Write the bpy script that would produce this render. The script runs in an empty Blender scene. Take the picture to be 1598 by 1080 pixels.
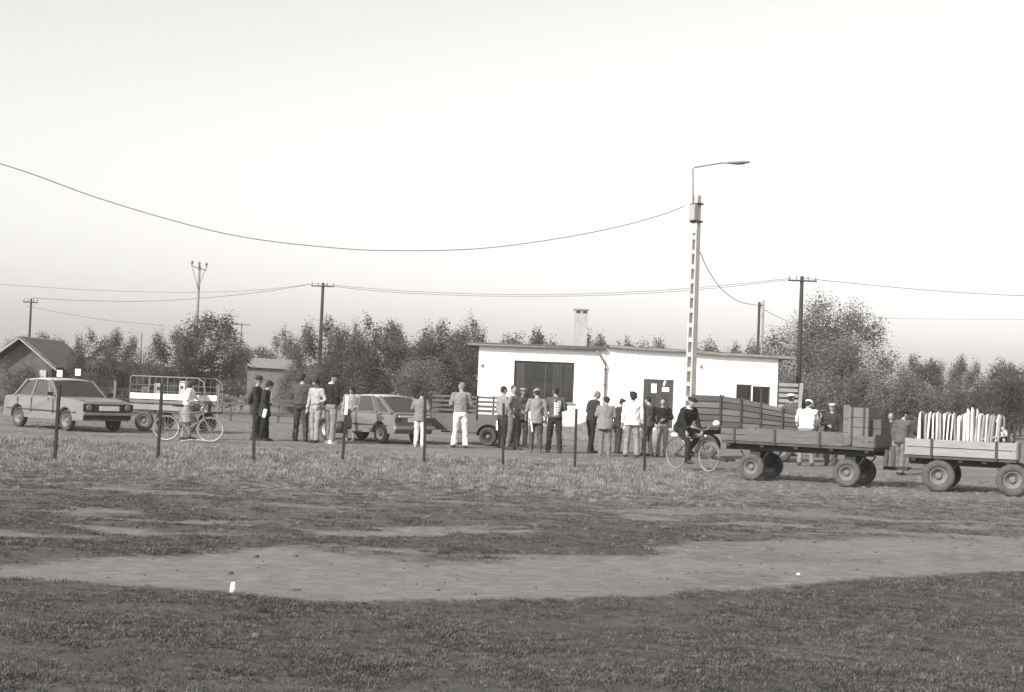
import bpy, bmesh, math, random
import numpy as np
from mathutils import Vector, Matrix, noise
R = math.radians
rng = random.Random(7)
SC = bpy.context.scene
COL = SC.collection

# ------------------------------------------------------------------ camera
F_PX, CX, CY = 2150.0, 799.0, 540.0          # focal length and centre in photograph pixels
PITCH, ROLL, EYE = R(1.945), R(2.3), 1.6
FW = Vector((0, math.cos(PITCH), math.sin(PITCH)))
_r0 = Vector((1, 0, 0)); _u0 = Vector((0, -math.sin(PITCH), math.cos(PITCH)))
RT = _r0*math.cos(ROLL) + _u0*math.sin(ROLL)
UP = -_r0*math.sin(ROLL) + _u0*math.cos(ROLL)
CAM = Vector((0, 0, EYE))
cd = bpy.data.cameras.new('camera'); cam = bpy.data.objects.new('camera', cd); COL.objects.link(cam)
cd.sensor_width = 36; cd.lens = F_PX/1598*36; cd.clip_start = .1; cd.clip_end = 5000
M3 = Matrix((RT, UP, -FW)).transposed()
cam.matrix_world = Matrix.Translation(CAM) @ M3.to_4x4()
SC.camera = cam

def ray(px, py): return FW*F_PX + RT*(px-CX) - UP*(py-CY)
def P(px, py, Y):
    d = ray(px, py); return CAM + d*(Y/d.y)
def G(px, py):
    d = ray(px, py); return CAM + d*(-EYE/d.z)
def GX(px, Y):                                # ground point under column px at distance Y
    a, b = P(px, 640, Y), P(px, 700, Y)
    t = a.z/(a.z-b.z); p = a.lerp(b, t); p.z = 0; return p

# ------------------------------------------------------------------ light
SUN_EL, SUN_AZ = R(33), R(222)                # azimuth clockwise from +Y: behind the camera, to the left
world = bpy.data.worlds.new('World'); SC.world = world; world.use_nodes = True
nt = world.node_tree; nt.nodes.clear()
sky = nt.nodes.new('ShaderNodeTexSky'); sky.sky_type = 'NISHITA'; sky.sun_disc = False
sky.sun_elevation = SUN_EL; sky.sun_rotation = SUN_AZ; sky.air_density = 2.0; sky.dust_density = 2.0; sky.ozone_density = 1.0
bw = nt.nodes.new('ShaderNodeRGBToBW')
tint = nt.nodes.new('ShaderNodeMix'); tint.data_type = 'RGBA'; tint.blend_type = 'MULTIPLY'; tint.inputs[0].default_value = 1
tint.inputs[7].default_value = (1.0, .982, .955, 1)
bg = nt.nodes.new('ShaderNodeBackground'); bg.inputs[1].default_value = 0.114
wo = nt.nodes.new('ShaderNodeOutputWorld')
nt.links.new(sky.outputs[0], bw.inputs[0]); nt.links.new(bw.outputs[0], tint.inputs[6])
nt.links.new(tint.outputs[2], bg.inputs[0]); nt.links.new(bg.outputs[0], wo.inputs[0])
sd = bpy.data.lights.new('sun', 'SUN'); sd.energy = 3.0; sd.angle = R(1.2); sd.color = (1, .985, .96)
sun = bpy.data.objects.new('sun', sd); COL.objects.link(sun)
sdir = Vector((math.sin(SUN_AZ)*math.cos(SUN_EL), math.cos(SUN_AZ)*math.cos(SUN_EL), math.sin(SUN_EL)))
sun.rotation_euler = sdir.to_track_quat('Z', 'Y').to_euler()
vs = SC.view_settings; vs.view_transform = 'Standard'; vs.look = 'None'; vs.gamma = 1; vs.exposure = 0.98
vs.use_curve_mapping = False

# ------------------------------------------------------------------ materials (grey, warm print tone)
def tone(v): return (v*1.045, v, v*.968, 1)
_mats = {}
def mat(name, v, v2=None, scale=6.0, rough=.85, bump=.0, bscale=None, metal=0.0, stretch=None, spec=.3):
    """grey material whose tone wanders between v and v2 with noise, with optional fine relief"""
    key = (name, v, v2, scale, rough, bump, metal, stretch)
    if key in _mats: return _mats[key]
    m = bpy.data.materials.new(name); m.use_nodes = True; t = m.node_tree; b = t.nodes['Principled BSDF']
    b.inputs['Roughness'].default_value = rough; b.inputs['Metallic'].default_value = metal
    b.inputs['Specular IOR Level'].default_value = spec
    b.inputs['Base Color'].default_value = tone(v)
    if v2 is None and bump == 0: _mats[key] = m; return m
    tc = t.nodes.new('ShaderNodeTexCoord'); mp = t.nodes.new('ShaderNodeMapping')
    if stretch: mp.inputs['Scale'].default_value = stretch
    t.links.new(tc.outputs['Object'], mp.inputs[0])
    n = t.nodes.new('ShaderNodeTexNoise'); n.inputs['Scale'].default_value = scale; n.inputs['Detail'].default_value = 6
    n.inputs['Roughness'].default_value = .65
    t.links.new(mp.outputs[0], n.inputs['Vector'])
    if v2 is not None:
        cr = t.nodes.new('ShaderNodeValToRGB'); cr.color_ramp.elements[0].position = .32; cr.color_ramp.elements[1].position = .68
        cr.color_ramp.elements[0].color = tone(v); cr.color_ramp.elements[1].color = tone(v2)
        t.links.new(n.outputs['Fac'], cr.inputs[0]); t.links.new(cr.outputs[0], b.inputs['Base Color'])
    if bump:
        n2 = t.nodes.new('ShaderNodeTexNoise'); n2.inputs['Scale'].default_value = bscale or scale*4; n2.inputs['Detail'].default_value = 5
        t.links.new(mp.outputs[0], n2.inputs['Vector'])
        bp = t.nodes.new('ShaderNodeBump'); bp.inputs['Strength'].default_value = bump; bp.inputs['Distance'].default_value = .02
        t.links.new(n2.outputs['Fac'], bp.inputs['Height']); t.links.new(bp.outputs[0], b.inputs['Normal'])
    _mats[key] = m; return m

def glass_mat(name, v=.05, clear=.55):
    key = (name, v, clear)
    if key in _mats: return _mats[key]
    m = bpy.data.materials.new(name); m.use_nodes = True; t = m.node_tree; t.nodes.clear()
    o = t.nodes.new('ShaderNodeOutputMaterial'); mx = t.nodes.new('ShaderNodeMixShader'); mx2 = t.nodes.new('ShaderNodeMixShader')
    tr = t.nodes.new('ShaderNodeBsdfTransparent'); tr.inputs[0].default_value = (.95, .95, .94, 1)
    gl = t.nodes.new('ShaderNodeBsdfGlossy'); gl.inputs['Roughness'].default_value = .06; gl.inputs[0].default_value = (.9, .9, .88, 1)
    df = t.nodes.new('ShaderNodeBsdfDiffuse'); df.inputs[0].default_value = tone(v)
    fr = t.nodes.new('ShaderNodeFresnel'); fr.inputs[0].default_value = 1.6
    mx2.inputs[0].default_value = clear
    t.links.new(df.outputs[0], mx2.inputs[1]); t.links.new(tr.outputs[0], mx2.inputs[2])
    t.links.new(fr.outputs[0], mx.inputs[0]); t.links.new(mx2.outputs[0], mx.inputs[1]); t.links.new(gl.outputs[0], mx.inputs[2])
    t.links.new(mx.outputs[0], o.inputs[0]); _mats[key] = m; return m

M_TYRE = mat('rubber', .035, .07, 9, .9, .3)
M_TYRED = mat('dusty_rubber', .05, .10, 9, .95, .3)
M_RIM = mat('painted_rim', .12, .19, 8, .6)
M_HUB = mat('hub_metal', .10, .15, 8, .55)
M_IRON = mat('dark_iron', .03, .055, 10, .8, .2)
M_BLACK = mat('black_paint', .02, .035, 8, .6)
M_CHROME = mat('dull_chrome', .38, .5, 6, .3, metal=.7)
M_WHITE = mat('white_paint', .75, .82, 5, .7)
M_PLANKG = mat('weathered_plank', .10, .15, 3, .85, .35, 24, stretch=(1, 6, 6))
M_PLANKD = mat('dark_plank', .05, .08, 3, .9, .35, 24, stretch=(1, 6, 6))
M_PLANKL = mat('pale_plank', .21, .28, 3, .8, .3, 24, stretch=(1, 6, 6))
M_FRAME = mat('soiled_frame', .025, .05, 8, .9)
M_SKIN = mat('skin', .24, .30, 14, .65)
M_SKIN2 = mat('tanned_skin', .14, .18, 14, .65)
M_HAIRD = mat('dark_hair', .012, .03, 40, .7, .6)
M_HAIRG = mat('grey_hair', .14, .2, 40, .7, .6)
M_SHOE = mat('dark_shoe', .02, .04, 8, .5)
M_GLASS = glass_mat('window_glass', .05, .94)
M_CARGLASS = glass_mat('car_glass', .25, .86)  # pale diffuse share of the car glass stands in for reflections

# ------------------------------------------------------------------ mesh building
def frame_to(d, up=Vector((0, 0, 1))):
    d = d.normalized()
    if abs(d.dot(up)) > .98: up = Vector((0, 1, 0))
    x = up.cross(d).normalized(); y = d.cross(x).normalized(); return x, y
class MB:
    def __init__(s): s.v = []; s.f = []
    def add(s, vs, fs):
        o = len(s.v); s.v += [tuple(v) for v in vs]; s.f += [tuple(i+o for i in f) for f in fs]; return s
    def hexa(s, c):                           # 8 corners: bottom ring 0-3, top ring 4-7
        return s.add(c, [(0, 3, 2, 1), (4, 5, 6, 7), (0, 1, 5, 4), (1, 2, 6, 5), (2, 3, 7, 6), (3, 0, 4, 7)])
    def box(s, c, d, rz=0, rot=None):
        m = rot if rot is not None else Matrix.Rotation(rz, 3, 'Z'); c = Vector(c); x, y, z = [q/2 for q in d]
        return s.hexa([c + m @ Vector(q) for q in ((-x, -y, -z), (x, -y, -z), (x, y, -z), (-x, y, -z), (-x, -y, z), (x, -y, z), (x, y, z), (-x, y, z))])
    def beam(s, a, b, w, h, up=Vector((0, 0, 1))):
        a, b = Vector(a), Vector(b); x, y = frame_to(b-a, up)
        q = lambda p: [p - x*w/2 - y*h/2, p + x*w/2 - y*h/2, p + x*w/2 + y*h/2, p - x*w/2 + y*h/2]
        return s.hexa(q(a)+q(b))
    def tube(s, pts, rad, n=8, flat=1.0, cap=True, up=Vector((0, 0, 1)), closed=False):
        pts = [Vector(p) for p in pts]; k = len(pts)
        if not hasattr(rad, '__len__'): rad = [rad]*k
        o = len(s.v); px = None
        for i, p in enumerate(pts):
            if closed: d = pts[(i+1) % k]-pts[i-1]
            else: d = pts[min(i+1, k-1)]-pts[max(i-1, 0)]
            if d.length < 1e-9: d = Vector((0, 0, 1))
            d.normalize()
            if px is None: x, y = frame_to(d, up)
            else:
                x = px - d*px.dot(d)
                if x.length < 1e-6: x, y = frame_to(d, up)
                x.normalize(); y = d.cross(x)
            px = x
            for j in range(n):
                a = 2*math.pi*j/n; s.v.append(tuple(p + x*math.cos(a)*rad[i] + y*math.sin(a)*rad[i]*flat))
        m = k if closed else k-1
        for i in range(m):
            for j in range(n):
                a = o+i*n+j; b = o+i*n+(j+1) % n; c = o+((i+1) % k)*n+(j+1) % n; d_ = o+((i+1) % k)*n+j
                s.f.append((a, b, c, d_))
        if cap and not closed:
            s.f.append(tuple(o+j for j in reversed(range(n)))); s.f.append(tuple(o+(k-1)*n+j for j in range(n)))
        return s
    def rings(s, rs, n=16):                   # rs: list of (centre, rx, ry) or full matrices applied
        o = len(s.v)
        for c, ax, ay in rs:
            for j in range(n):
                a = 2*math.pi*j/n; s.v.append(tuple(Vector(c)+Vector(ax)*math.cos(a)+Vector(ay)*math.sin(a)))
        for i in range(len(rs)-1):
            for j in range(n):
                s.f.append((o+i*n+j, o+i*n+(j+1) % n, o+(i+1)*n+(j+1) % n, o+(i+1)*n+j))
        s.f.append(tuple(o+j for j in reversed(range(n)))); s.f.append(tuple(o+(len(rs)-1)*n+j for j in range(n)))
        return s
    def ball(s, c, r, n=12, m=8, mtx=None):
        c = Vector(c); o = len(s.v); r = Vector(r) if hasattr(r, '__len__') else Vector((r, r, r))
        def tr(v):
            v = Vector((v.x*r.x, v.y*r.y, v.z*r.z)); return tuple(c + (mtx @ v if mtx else v))
        s.v.append(tr(Vector((0, 0, -1))))
        for i in range(1, m):
            t = -math.pi/2+math.pi*i/m
            for j in range(n):
                a = 2*math.pi*j/n; s.v.append(tr(Vector((math.cos(t)*math.cos(a), math.cos(t)*math.sin(a), math.sin(t)))))
        s.v.append(tr(Vector((0, 0, 1)))); top = len(s.v)-1
        for j in range(n):
            s.f.append((o, o+1+(j+1) % n, o+1+j)); b = o+1+(m-2)*n; s.f.append((b+j, b+(j+1) % n, top))
        for i in range(m-2):
            for j in range(n):
                a = o+1+i*n; s.f.append((a+j, a+(j+1) % n, a+n+(j+1) % n, a+n+j))
        return s
    def lathe(s, prof, c=(0, 0, 0), axis='y', n=24):   # prof: (radius, along) closed loop -> ring solid
        c = Vector(c); o = len(s.v); k = len(prof)
        for j in range(n):
            a = 2*math.pi*j/n; ca, sa = math.cos(a), math.sin(a)
            for r, h in prof:
                v = {'y': (r*ca, h, r*sa), 'z': (r*ca, r*sa, h), 'x': (h, r*ca, r*sa)}[axis]; s.v.append(tuple(c+Vector(v)))
        for j in range(n):
            for i in range(k):
                a = o+j*k+i; b = o+j*k+(i+1) % k; c2 = o+((j+1) % n)*k+(i+1) % k; d = o+((j+1) % n)*k+i
                s.f.append((a, b, c2, d))
        return s
    def prism(s, poly, y0, y1, inset=0, lay=None):     # poly in xz, extruded along y
        k = len(poly); o = len(s.v)
        for y in (y0, y1): s.v += [(x, y, z) for x, z in poly]
        s.f.append(tuple(o+i for i in range(k))); s.f.append(tuple(o+k+i for i in reversed(range(k))))
        for i in range(k): s.f.append((o+i, o+k+i, o+k+(i+1) % k, o+(i+1) % k))
        return s
    def mesh(s, name, smooth=False):
        me = bpy.data.meshes.new(name); me.from_pydata(s.v, [], s.f)
        bm = bmesh.new(); bm.from_mesh(me); bmesh.ops.recalc_face_normals(bm, faces=bm.faces); bm.to_mesh(me); bm.free()
        if smooth: me.shade_smooth()
        return me
    def build(s, name, m, parent=None, smooth=False, bevel=0, loc=None):
        me = s.mesh(name, smooth)
        if bevel:
            bm = bmesh.new(); bm.from_mesh(me)
            es = [e for e in bm.edges if len(e.link_faces) == 2 and e.calc_face_angle(0) > .5]
            bmesh.ops.bevel(bm, geom=es, offset=bevel, segments=2, affect='EDGES', clamp_overlap=True)
            bm.to_mesh(me); bm.free()
        if m: me.materials.append(m)
        return obj(name, me, parent, loc)
def obj(name, me, parent=None, loc=None):
    o = bpy.data.objects.new(name, me); COL.objects.link(o)
    if parent is not None: o.parent = parent
    if loc is not None: o.location = loc
    return o
def tag(o, label, cat, group=None):
    o['label'] = label; o['category'] = cat
    if group: o['group'] = group
    return o
def thing(name, label, cat, loc=(0, 0, 0), rz=0, group=None):
    o = obj(name, None); o.location = loc; o.rotation_euler = (0, 0, rz); return tag(o, label, cat, group)
def setting(o): o['kind'] = 'structure'; return o
def copy_tree(o, parent=None):
    c = o.copy(); COL.objects.link(c)
    if parent is not None: c.parent = parent
    for ch in list(o.children): copy_tree(ch, c)
    return c
PENDING = []
def fuse(mb, name, voxel, m, parent, fold=0.0, fs=9.0, extra=None, smooth_it=4):
    """weld intersecting shapes into one continuous surface (evaluated for all of them at once by weld_all)"""
    o = obj(name, mb.mesh(name), parent)
    r = o.modifiers.new('r', 'REMESH'); r.mode = 'VOXEL'; r.voxel_size = voxel
    s = o.modifiers.new('s', 'SMOOTH'); s.iterations = smooth_it; s.factor = .5
    PENDING.append((o, m, fold, fs, extra)); return o
def weld_all():
    dg = bpy.context.evaluated_depsgraph_get()
    new = [bpy.data.meshes.new_from_object(p[0].evaluated_get(dg)) for p in PENDING]
    for (o, m, fold, fs, extra), me2 in zip(PENDING, new):
        if fold:
            off = Vector((rng.random()*50, rng.random()*50, 0))
            cs = [v.co.copy() for v in me2.vertices]; ns = [v.normal.copy() for v in me2.vertices]; out = []
            for c, n_ in zip(cs, ns):
                k = noise.noise(Vector((c.x*fs, c.y*fs, c.z*fs*.8))+off) + .5*noise.noise(Vector((c.x*fs*.8, c.y*fs*.8, c.z*fs*2.6))-off)
                out += (c + n_*(k*fold))[:]
            me2.vertices.foreach_set('co', out)
        if extra is not None:
            bm = bmesh.new(); bm.from_mesh(me2); ex = extra.mesh('x'); bm.from_mesh(ex); bm.to_mesh(me2); bm.free(); bpy.data.meshes.remove(ex)
        o.modifiers.clear(); old = o.data; o.data = me2; me2.name = old.name; bpy.data.meshes.remove(old)
        me2.shade_smooth(); me2.materials.clear(); me2.materials.append(m)
    PENDING.clear()

# ------------------------------------------------------------------ ground
def sstep(a, b, x):
    t = (x-a)/(b-a); t = 0.0 if t < 0 else 1.0 if t > 1 else t; return t*t*(3-2*t)
def nz(x, y, s, seed=0):
    return noise.noise(Vector((x*s+seed*7.3, y*s-seed*3.1, seed*1.7)))
def edge_curve(pts):                            # photograph points on the ground -> world (x, y) polyline
    q = [G(a, b) for a, b in pts]; q.sort(key=lambda p: p.x)
    return np.array([p.x for p in q]), np.array([p.y for p in q])
UPX, UPY = edge_curve([(-200, 888), (40, 880), (200, 872), (300, 864), (345, 857), (420, 853), (490, 855), (545, 862), (600, 868), (760, 874), (900, 866), (1000, 868), (1080, 848), (1200, 842), (1400, 838), (1800, 836)])
LOX, LOY = edge_curve([(-200, 896), (40, 903), (200, 915), (300, 922), (380, 927), (500, 934), (640, 936), (800, 935), (1000, 934), (1150, 922), (1300, 905), (1500, 895), (1800, 890)])
def masks(x, y):
    """bare dirt amount and dry grass amount at a ground point"""
    w = .34*nz(x, y, .8, 1)+.25*nz(x, y, 2.4, 2)+.2*nz(x, y, 7, 16)
    up = float(np.interp(x, UPX, UPY)); lo = float(np.interp(x, LOX, LOY))
    tr = float(sstep(-.2, .25, y+w*.45-lo))*float(sstep(-.5, .4, up-(y+w)))
    # worn streaks beyond the track, yard of beaten earth behind the posts
    st = nz(x*.45, y*1.3, 1.0, 5)+.5*nz(x*.6, y*3, 1.6, 6)
    streak = float(sstep(.18, .42, st))*float(sstep(12.0, 13.2, y))*(1-float(sstep(19, 23, y)))
    yard = float(sstep(31.5, 34.5, y+1.2*nz(x, y, .5, 8)))
    dry = float(sstep(13.5, 25, y+2.2*nz(x, y, .35, 9)+1.0*nz(x, y, 1.4, 19)))*(1-.3*yard)
    if x > .6: tr *= 1-.3*float(sstep(-.05, .3, nz(x, y*1.5, .7, 41)))*float(sstep(.6, 2.0, x))
    yard *= .45+.55*float(sstep(-.25, .25, nz(x, y*2, .35, 42)))
    tr *= .92+.08*float(sstep(-.3, .2, nz(x, y*2, 2.2, 43)))
    return max(tr, .75*streak, .9*yard), dry
def height(x, y):
    far = 1-float(sstep(30, 60, y))
    a = .030*nz(x, y, .7, 3)+.016*nz(x, y, 2.3, 4)+.007*nz(x, y, 6, 5)
    d = masks(x, y)[0] if y < 16 else 0
    return (a-.02*d)*far*(1-float(sstep(20, 24, y))*.75)
ys = [-6.0]
while ys[-1] < 4: ys.append(ys[-1]+.5)
while ys[-1] < 1450: ys.append(ys[-1]*1.0125 if ys[-1] < 60 else ys[-1]*1.08)
NX = 300
us = np.linspace(-1, 1, NX); us = np.sign(us)*(np.abs(us)**1.0)
V = []; DI = []; DR = []
for y in ys:
    half = (4+max(y, 0)*.52)
    for i, u in enumerate(us):
        x = u*half
        if i in (0, NX-1): x = math.copysign(1450, u)
        V.append((x, y, 0 if i in (0, NX-1) else height(x, y))); d, r = masks(x, y); DI.append(d); DR.append(r)
Fc = []
for j in range(len(ys)-1):
    for i in range(NX-1):
        a = j*NX+i; Fc.append((a, a+1, a+NX+1, a+NX))
me = bpy.data.meshes.new('ground'); me.from_pydata(V, [], Fc); me.shade_smooth()
for nm, arr in (('bare', DI), ('dry', DR)):
    at = me.attributes.new(nm, 'FLOAT', 'POINT'); at.data.foreach_set('value', np.array(arr, dtype=np.float32))
gm = bpy.data.materials.new('pasture_soil'); gm.use_nodes = True; t = gm.node_tree; b = t.nodes['Principled BSDF']
b.inputs['Roughness'].default_value = .95; b.inputs['Specular IOR Level'].default_value = .1
tc = t.nodes.new('ShaderNodeTexCoord')
def tnoise(scale, detail=8, rough=.7, st=(1, 1, 1)):
    mp = t.nodes.new('ShaderNodeMapping'); mp.inputs['Scale'].default_value = st; t.links.new(tc.outputs['Object'], mp.inputs[0])
    n = t.nodes.new('ShaderNodeTexNoise'); n.inputs['Scale'].default_value = scale; n.inputs['Detail'].default_value = detail; n.inputs['Roughness'].default_value = rough
    t.links.new(mp.outputs[0], n.inputs['Vector']); return n.outputs['Fac']
def tramp(src, p0, c0, p1, c1):
    r = t.nodes.new('ShaderNodeValToRGB'); r.color_ramp.elements[0].position = p0; r.color_ramp.elements[1].position = p1
    r.color_ramp.elements[0].color = tone(c0); r.color_ramp.elements[1].color = tone(c1); t.links.new(src, r.inputs[0]); return r.outputs[0]
def tmix(fac, a, b_):
    m = t.nodes.new('ShaderNodeMix'); m.data_type = 'RGBA'
    if isinstance(fac, float): m.inputs[0].default_value = fac
    else: t.links.new(fac, m.inputs[0])
    t.links.new(a, m.inputs[6]); t.links.new(b_, m.inputs[7]); return m.outputs[2]
def tmath(op, a, b_):
    m = t.nodes.new('ShaderNodeMath'); m.operation = op
    for i, q in enumerate((a, b_)):
        if isinstance(q, (int, float)): m.inputs[i].default_value = q
        else: t.links.new(q, m.inputs[i])
    m.use_clamp = True; return m.outputs[0]
def tattr(nm):
    a = t.nodes.new('ShaderNodeAttribute'); a.attribute_name = nm; return a.outputs['Fac']
n_fine = tnoise(38, 8, .8); n_mid = tnoise(5, 8, .72, (1, 1.6, 1)); n_big = tnoise(.8, 6, .6, (.6, 1.6, 1)); n_str = tnoise(1.6, 8, .75, (.35, 2.4, 1))
turf = tmix(.5, tramp(n_fine, .3, .022, .7, .10), tramp(n_mid, .34, .024, .66, .095))
turf = tmix(tramp(tnoise(1.3, 6, .65, (.7, 1.8, 1)), .5, 0, .66, .7), turf, tramp(n_fine, .3, .02, .7, .075))
turf = tmix(tramp(n_big, .42, 0, .6, .55), turf, tramp(n_fine, .3, .045, .7, .145))
turf = tmix(tmath('MULTIPLY', tramp(n_str, .52, 0, .72, .8), .8), turf, tramp(n_fine, .3, .09, .7, .18))
dryt = tmix(.5, tramp(n_fine, .3, .07, .7, .24), tramp(n_mid, .38, .07, .62, .20))
dirt = tmix(.6, tramp(n_fine, .34, .11, .66, .25), tramp(n_mid, .40, .12, .60, .22))
dirt = tmix(tramp(n_str, .5, 0, .66, .45), dirt, tramp(n_fine, .34, .07, .66, .16))
dirt = tmix(tramp(n_big, .35, .0, .65, .5), dirt, tramp(n_mid, .35, .12, .65, .19))
c = tmix(tattr('dry'), turf, dryt)
bm_ = tmath('ADD', tattr('bare'), tmath('MULTIPLY', tmath('SUBTRACT', n_mid, .5), 1.5))
mr = t.nodes.new('ShaderNodeMapRange'); mr.inputs[1].default_value = .15; mr.inputs[2].default_value = .9; t.links.new(bm_, mr.inputs[0])
c = tmix(mr.outputs[0], c, dirt)
t.links.new(c, b.inputs['Base Color'])
bp = t.nodes.new('ShaderNodeBump'); bp.inputs['Strength'].default_value = .7; bp.inputs['Distance'].default_value = .03
t.links.new(tmath('ADD', tmath('MULTIPLY', n_fine, .5), tmath('MULTIPLY', n_mid, .5)), bp.inputs['Height']); t.links.new(bp.outputs[0], b.inputs['Normal'])
me.materials.append(gm); setting(obj('ground', me))

# ------------------------------------------------------------------ grass (scattered tufts)
def grass_mat(name, a, b_):
    m = bpy.data.materials.new(name); m.use_nodes = True; t = m.node_tree; bs = t.nodes['Principled BSDF']
    bs.inputs['Roughness'].default_value = .8; bs.inputs['Specular IOR Level'].default_value = .15
    oi = t.nodes.new('ShaderNodeObjectInfo'); r = t.nodes.new('ShaderNodeValToRGB')
    r.color_ramp.elements[0].color = tone(a); r.color_ramp.elements[1].color = tone(b_)
    t.links.new(oi.outputs['Random'], r.inputs[0]); t.links.new(r.outputs[0], bs.inputs['Base Color']); return m
def tuft(name, n, h, spread, w, m, seed):
    q = random.Random(seed); mb = MB()
    for i in range(n):
        a = q.uniform(0, 6.283); r0 = spread*math.sqrt(q.random())*.5; base = Vector((math.cos(a)*r0, math.sin(a)*r0, -.005))
        a2 = a+q.uniform(-1, 1); ln = q.uniform(.2, .9); hh = h*q.uniform(.5, 1.15)
        d = Vector((math.cos(a2), math.sin(a2), 0)); sd_ = Vector((-d.y, d.x, 0))*w*q.uniform(.7, 1.3)
        mid = base + d*hh*ln*.35 + Vector((0, 0, hh*.6)); tip = base + d*hh*ln + Vector((0, 0, hh*(1-.25*ln)))
        mb.add([base-sd_, base+sd_, mid+sd_*.8, mid-sd_*.8, tip], [(0, 1, 2, 3), (3, 2, 4)])
    me = bpy.data.meshes.new(name); me.from_pydata(mb.v, [], mb.f); me.materials.append(m); return me
def scatter(name, pts, scl, tuft_me, label):
    """geometry nodes: one tuft instanced on every point"""
    me = bpy.data.meshes.new(name); me.from_pydata(pts, [], [])
    at = me.attributes.new('sc', 'FLOAT', 'POINT'); at.data.foreach_set('value', np.array(scl, dtype=np.float32))
    at = me.attributes.new('rz', 'FLOAT_VECTOR', 'POINT')
    rv = np.zeros((len(pts), 3), dtype=np.float32); rv[:, 2] = np.random.RandomState(3).rand(len(pts))*6.283; at.data.foreach_set('vector', rv.ravel())
    o = obj(name, me)
    ng = bpy.data.node_groups.new(name, 'GeometryNodeTree')
    ng.interface.new_socket('Geometry', in_out='INPUT', socket_type='NodeSocketGeometry'); ng.interface.new_socket('Geometry', in_out='OUTPUT', socket_type='NodeSocketGeometry')
    gi = ng.nodes.new('NodeGroupInput'); go = ng.nodes.new('NodeGroupOutput'); ip = ng.nodes.new('GeometryNodeInstanceOnPoints')
    src = bpy.data.objects.new(name+'_blades', tuft_me)
    oi = ng.nodes.new('GeometryNodeObjectInfo'); oi.inputs[0].default_value = src; oi.inputs['As Instance'].default_value = True
    a1 = ng.nodes.new('GeometryNodeInputNamedAttribute'); a1.data_type = 'FLOAT'; a1.inputs[0].default_value = 'sc'
    a2 = ng.nodes.new('GeometryNodeInputNamedAttribute'); a2.data_type = 'FLOAT_VECTOR'; a2.inputs[0].default_value = 'rz'
    L = ng.links.new
    L(gi.outputs[0], ip.inputs['Points']); L(oi.outputs['Geometry'], ip.inputs['Instance']); L(a1.outputs[0], ip.inputs['Scale'])
    L(a2.outputs[0], ip.inputs['Rotation']); L(ip.outputs[0], go.inputs[0])
    md = o.modifiers.new('g', 'NODES'); md.node_group = ng
    tag(o, label, 'grass'); o['kind'] = 'stuff'; return o
GM1 = grass_mat('short_turf', .032, .135); GM2 = grass_mat('dry_grass', .09, .32); GM3 = grass_mat('straw', .12, .24)
q = random.Random(11)
pts = []; scl = []
for k in range(60000):
    y = 6.8+(25-6.8)*q.random()**1.35; x = q.uniform(-1, 1)*(.9+y*.40)
    d, r = masks(x, y)
    cl = nz(x, y, 1.7, 12)+.5*nz(x, y, 5, 13)
    if q.random() > (1-min(1, d*1.7))*(1 if cl > -.1 else .3): continue
    pts.append((x, y, height(x, y))); scl.append(q.uniform(.5, 1.15)*(1+.5*max(cl, 0))*(1 if y < 12 else 1.2))
scatter('short_grass', pts, scl, tuft('short_tuft', 30, .022, .13, .0020, GM1, 1), 'short grazed grass over the pasture in the foreground')
pts = []; scl = []
for k in range(52000):
    y = q.uniform(14, 50); x = q.uniform(-1, 1)*(1+y*.40)
    d, r = masks(x, y); row = GX(40, y).x
    cl = nz(x, y, .8, 14)+.4*nz(x, y, 3, 15)
    dens = (.3+.7*max(0, min(1, (cl+.25)*2)))*(.07+.93*float(sstep(18, 26, y)))*(1-.75*float(sstep(32, 35, y)))*(1-d*.8)
    if x > 3.8: dens *= .45
    if q.random() > dens: continue
    h = (.5+.5*q.random())*(.35+.65*float(sstep(19, 27, y)))*(1-.55*float(sstep(32, 35, y)))*(1.0 if x < 3.8 else .5)*(1.25 if x < -9 and y > 30 else 1)
    pts.append((x, y, height(x, y))); scl.append(h)
scatter('dry_grass', pts, scl, tuft('dry_tuft', 34, .125, .24, .004, GM2, 2), 'tall dry grass growing along the row of posts')
pts = []; scl = []
for k in range(110):
    y = 6.8+8*q.random(); x = q.uniform(-1, 1)*(.9+y*.40)
    if masks(x, y)[0] > .3 or nz(x, y, .9, 21) < .05: continue
    pts.append((x, y, height(x, y))); scl.append(q.uniform(.4, 1.1))
scatter('straw_grass', pts, scl, tuft('straw_tuft', 7, .07, .10, .0016, GM3, 4), 'pale straw stalks standing in the short foreground turf')

# ------------------------------------------------------------------ trees
def leaf_mat(name, a, b_):
    m = bpy.data.materials.new(name); m.use_nodes = True; t = m.node_tree; t.nodes.clear()
    o = t.nodes.new('ShaderNodeOutputMaterial'); df = t.nodes.new('ShaderNodeBsdfDiffuse'); tl = t.nodes.new('ShaderNodeBsdfTranslucent'); mx = t.nodes.new('ShaderNodeMixShader')
    at = t.nodes.new('ShaderNodeAttribute'); at.attribute_name = 'var'; r = t.nodes.new('ShaderNodeValToRGB')
    r.color_ramp.elements[0].color = tone(a); r.color_ramp.elements[1].color = tone(b_)
    t.links.new(at.outputs['Fac'], r.inputs[0]); t.links.new(r.outputs[0], df.inputs[0]); t.links.new(r.outputs[0], tl.inputs[0])
    mx.inputs[0].default_value = .3; t.links.new(df.outputs[0], mx.inputs[1]); t.links.new(tl.outputs[0], mx.inputs[2]); t.links.new(mx.outputs[0], o.inputs[0]); return m
LM_D = leaf_mat('dark_foliage', .045, .12); LM_M = leaf_mat('mid_foliage', .055, .145); LM_L = leaf_mat('pale_foliage', .085, .21)
BARK = mat('bark', .04, .07, 6, .95, .5)
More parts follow.
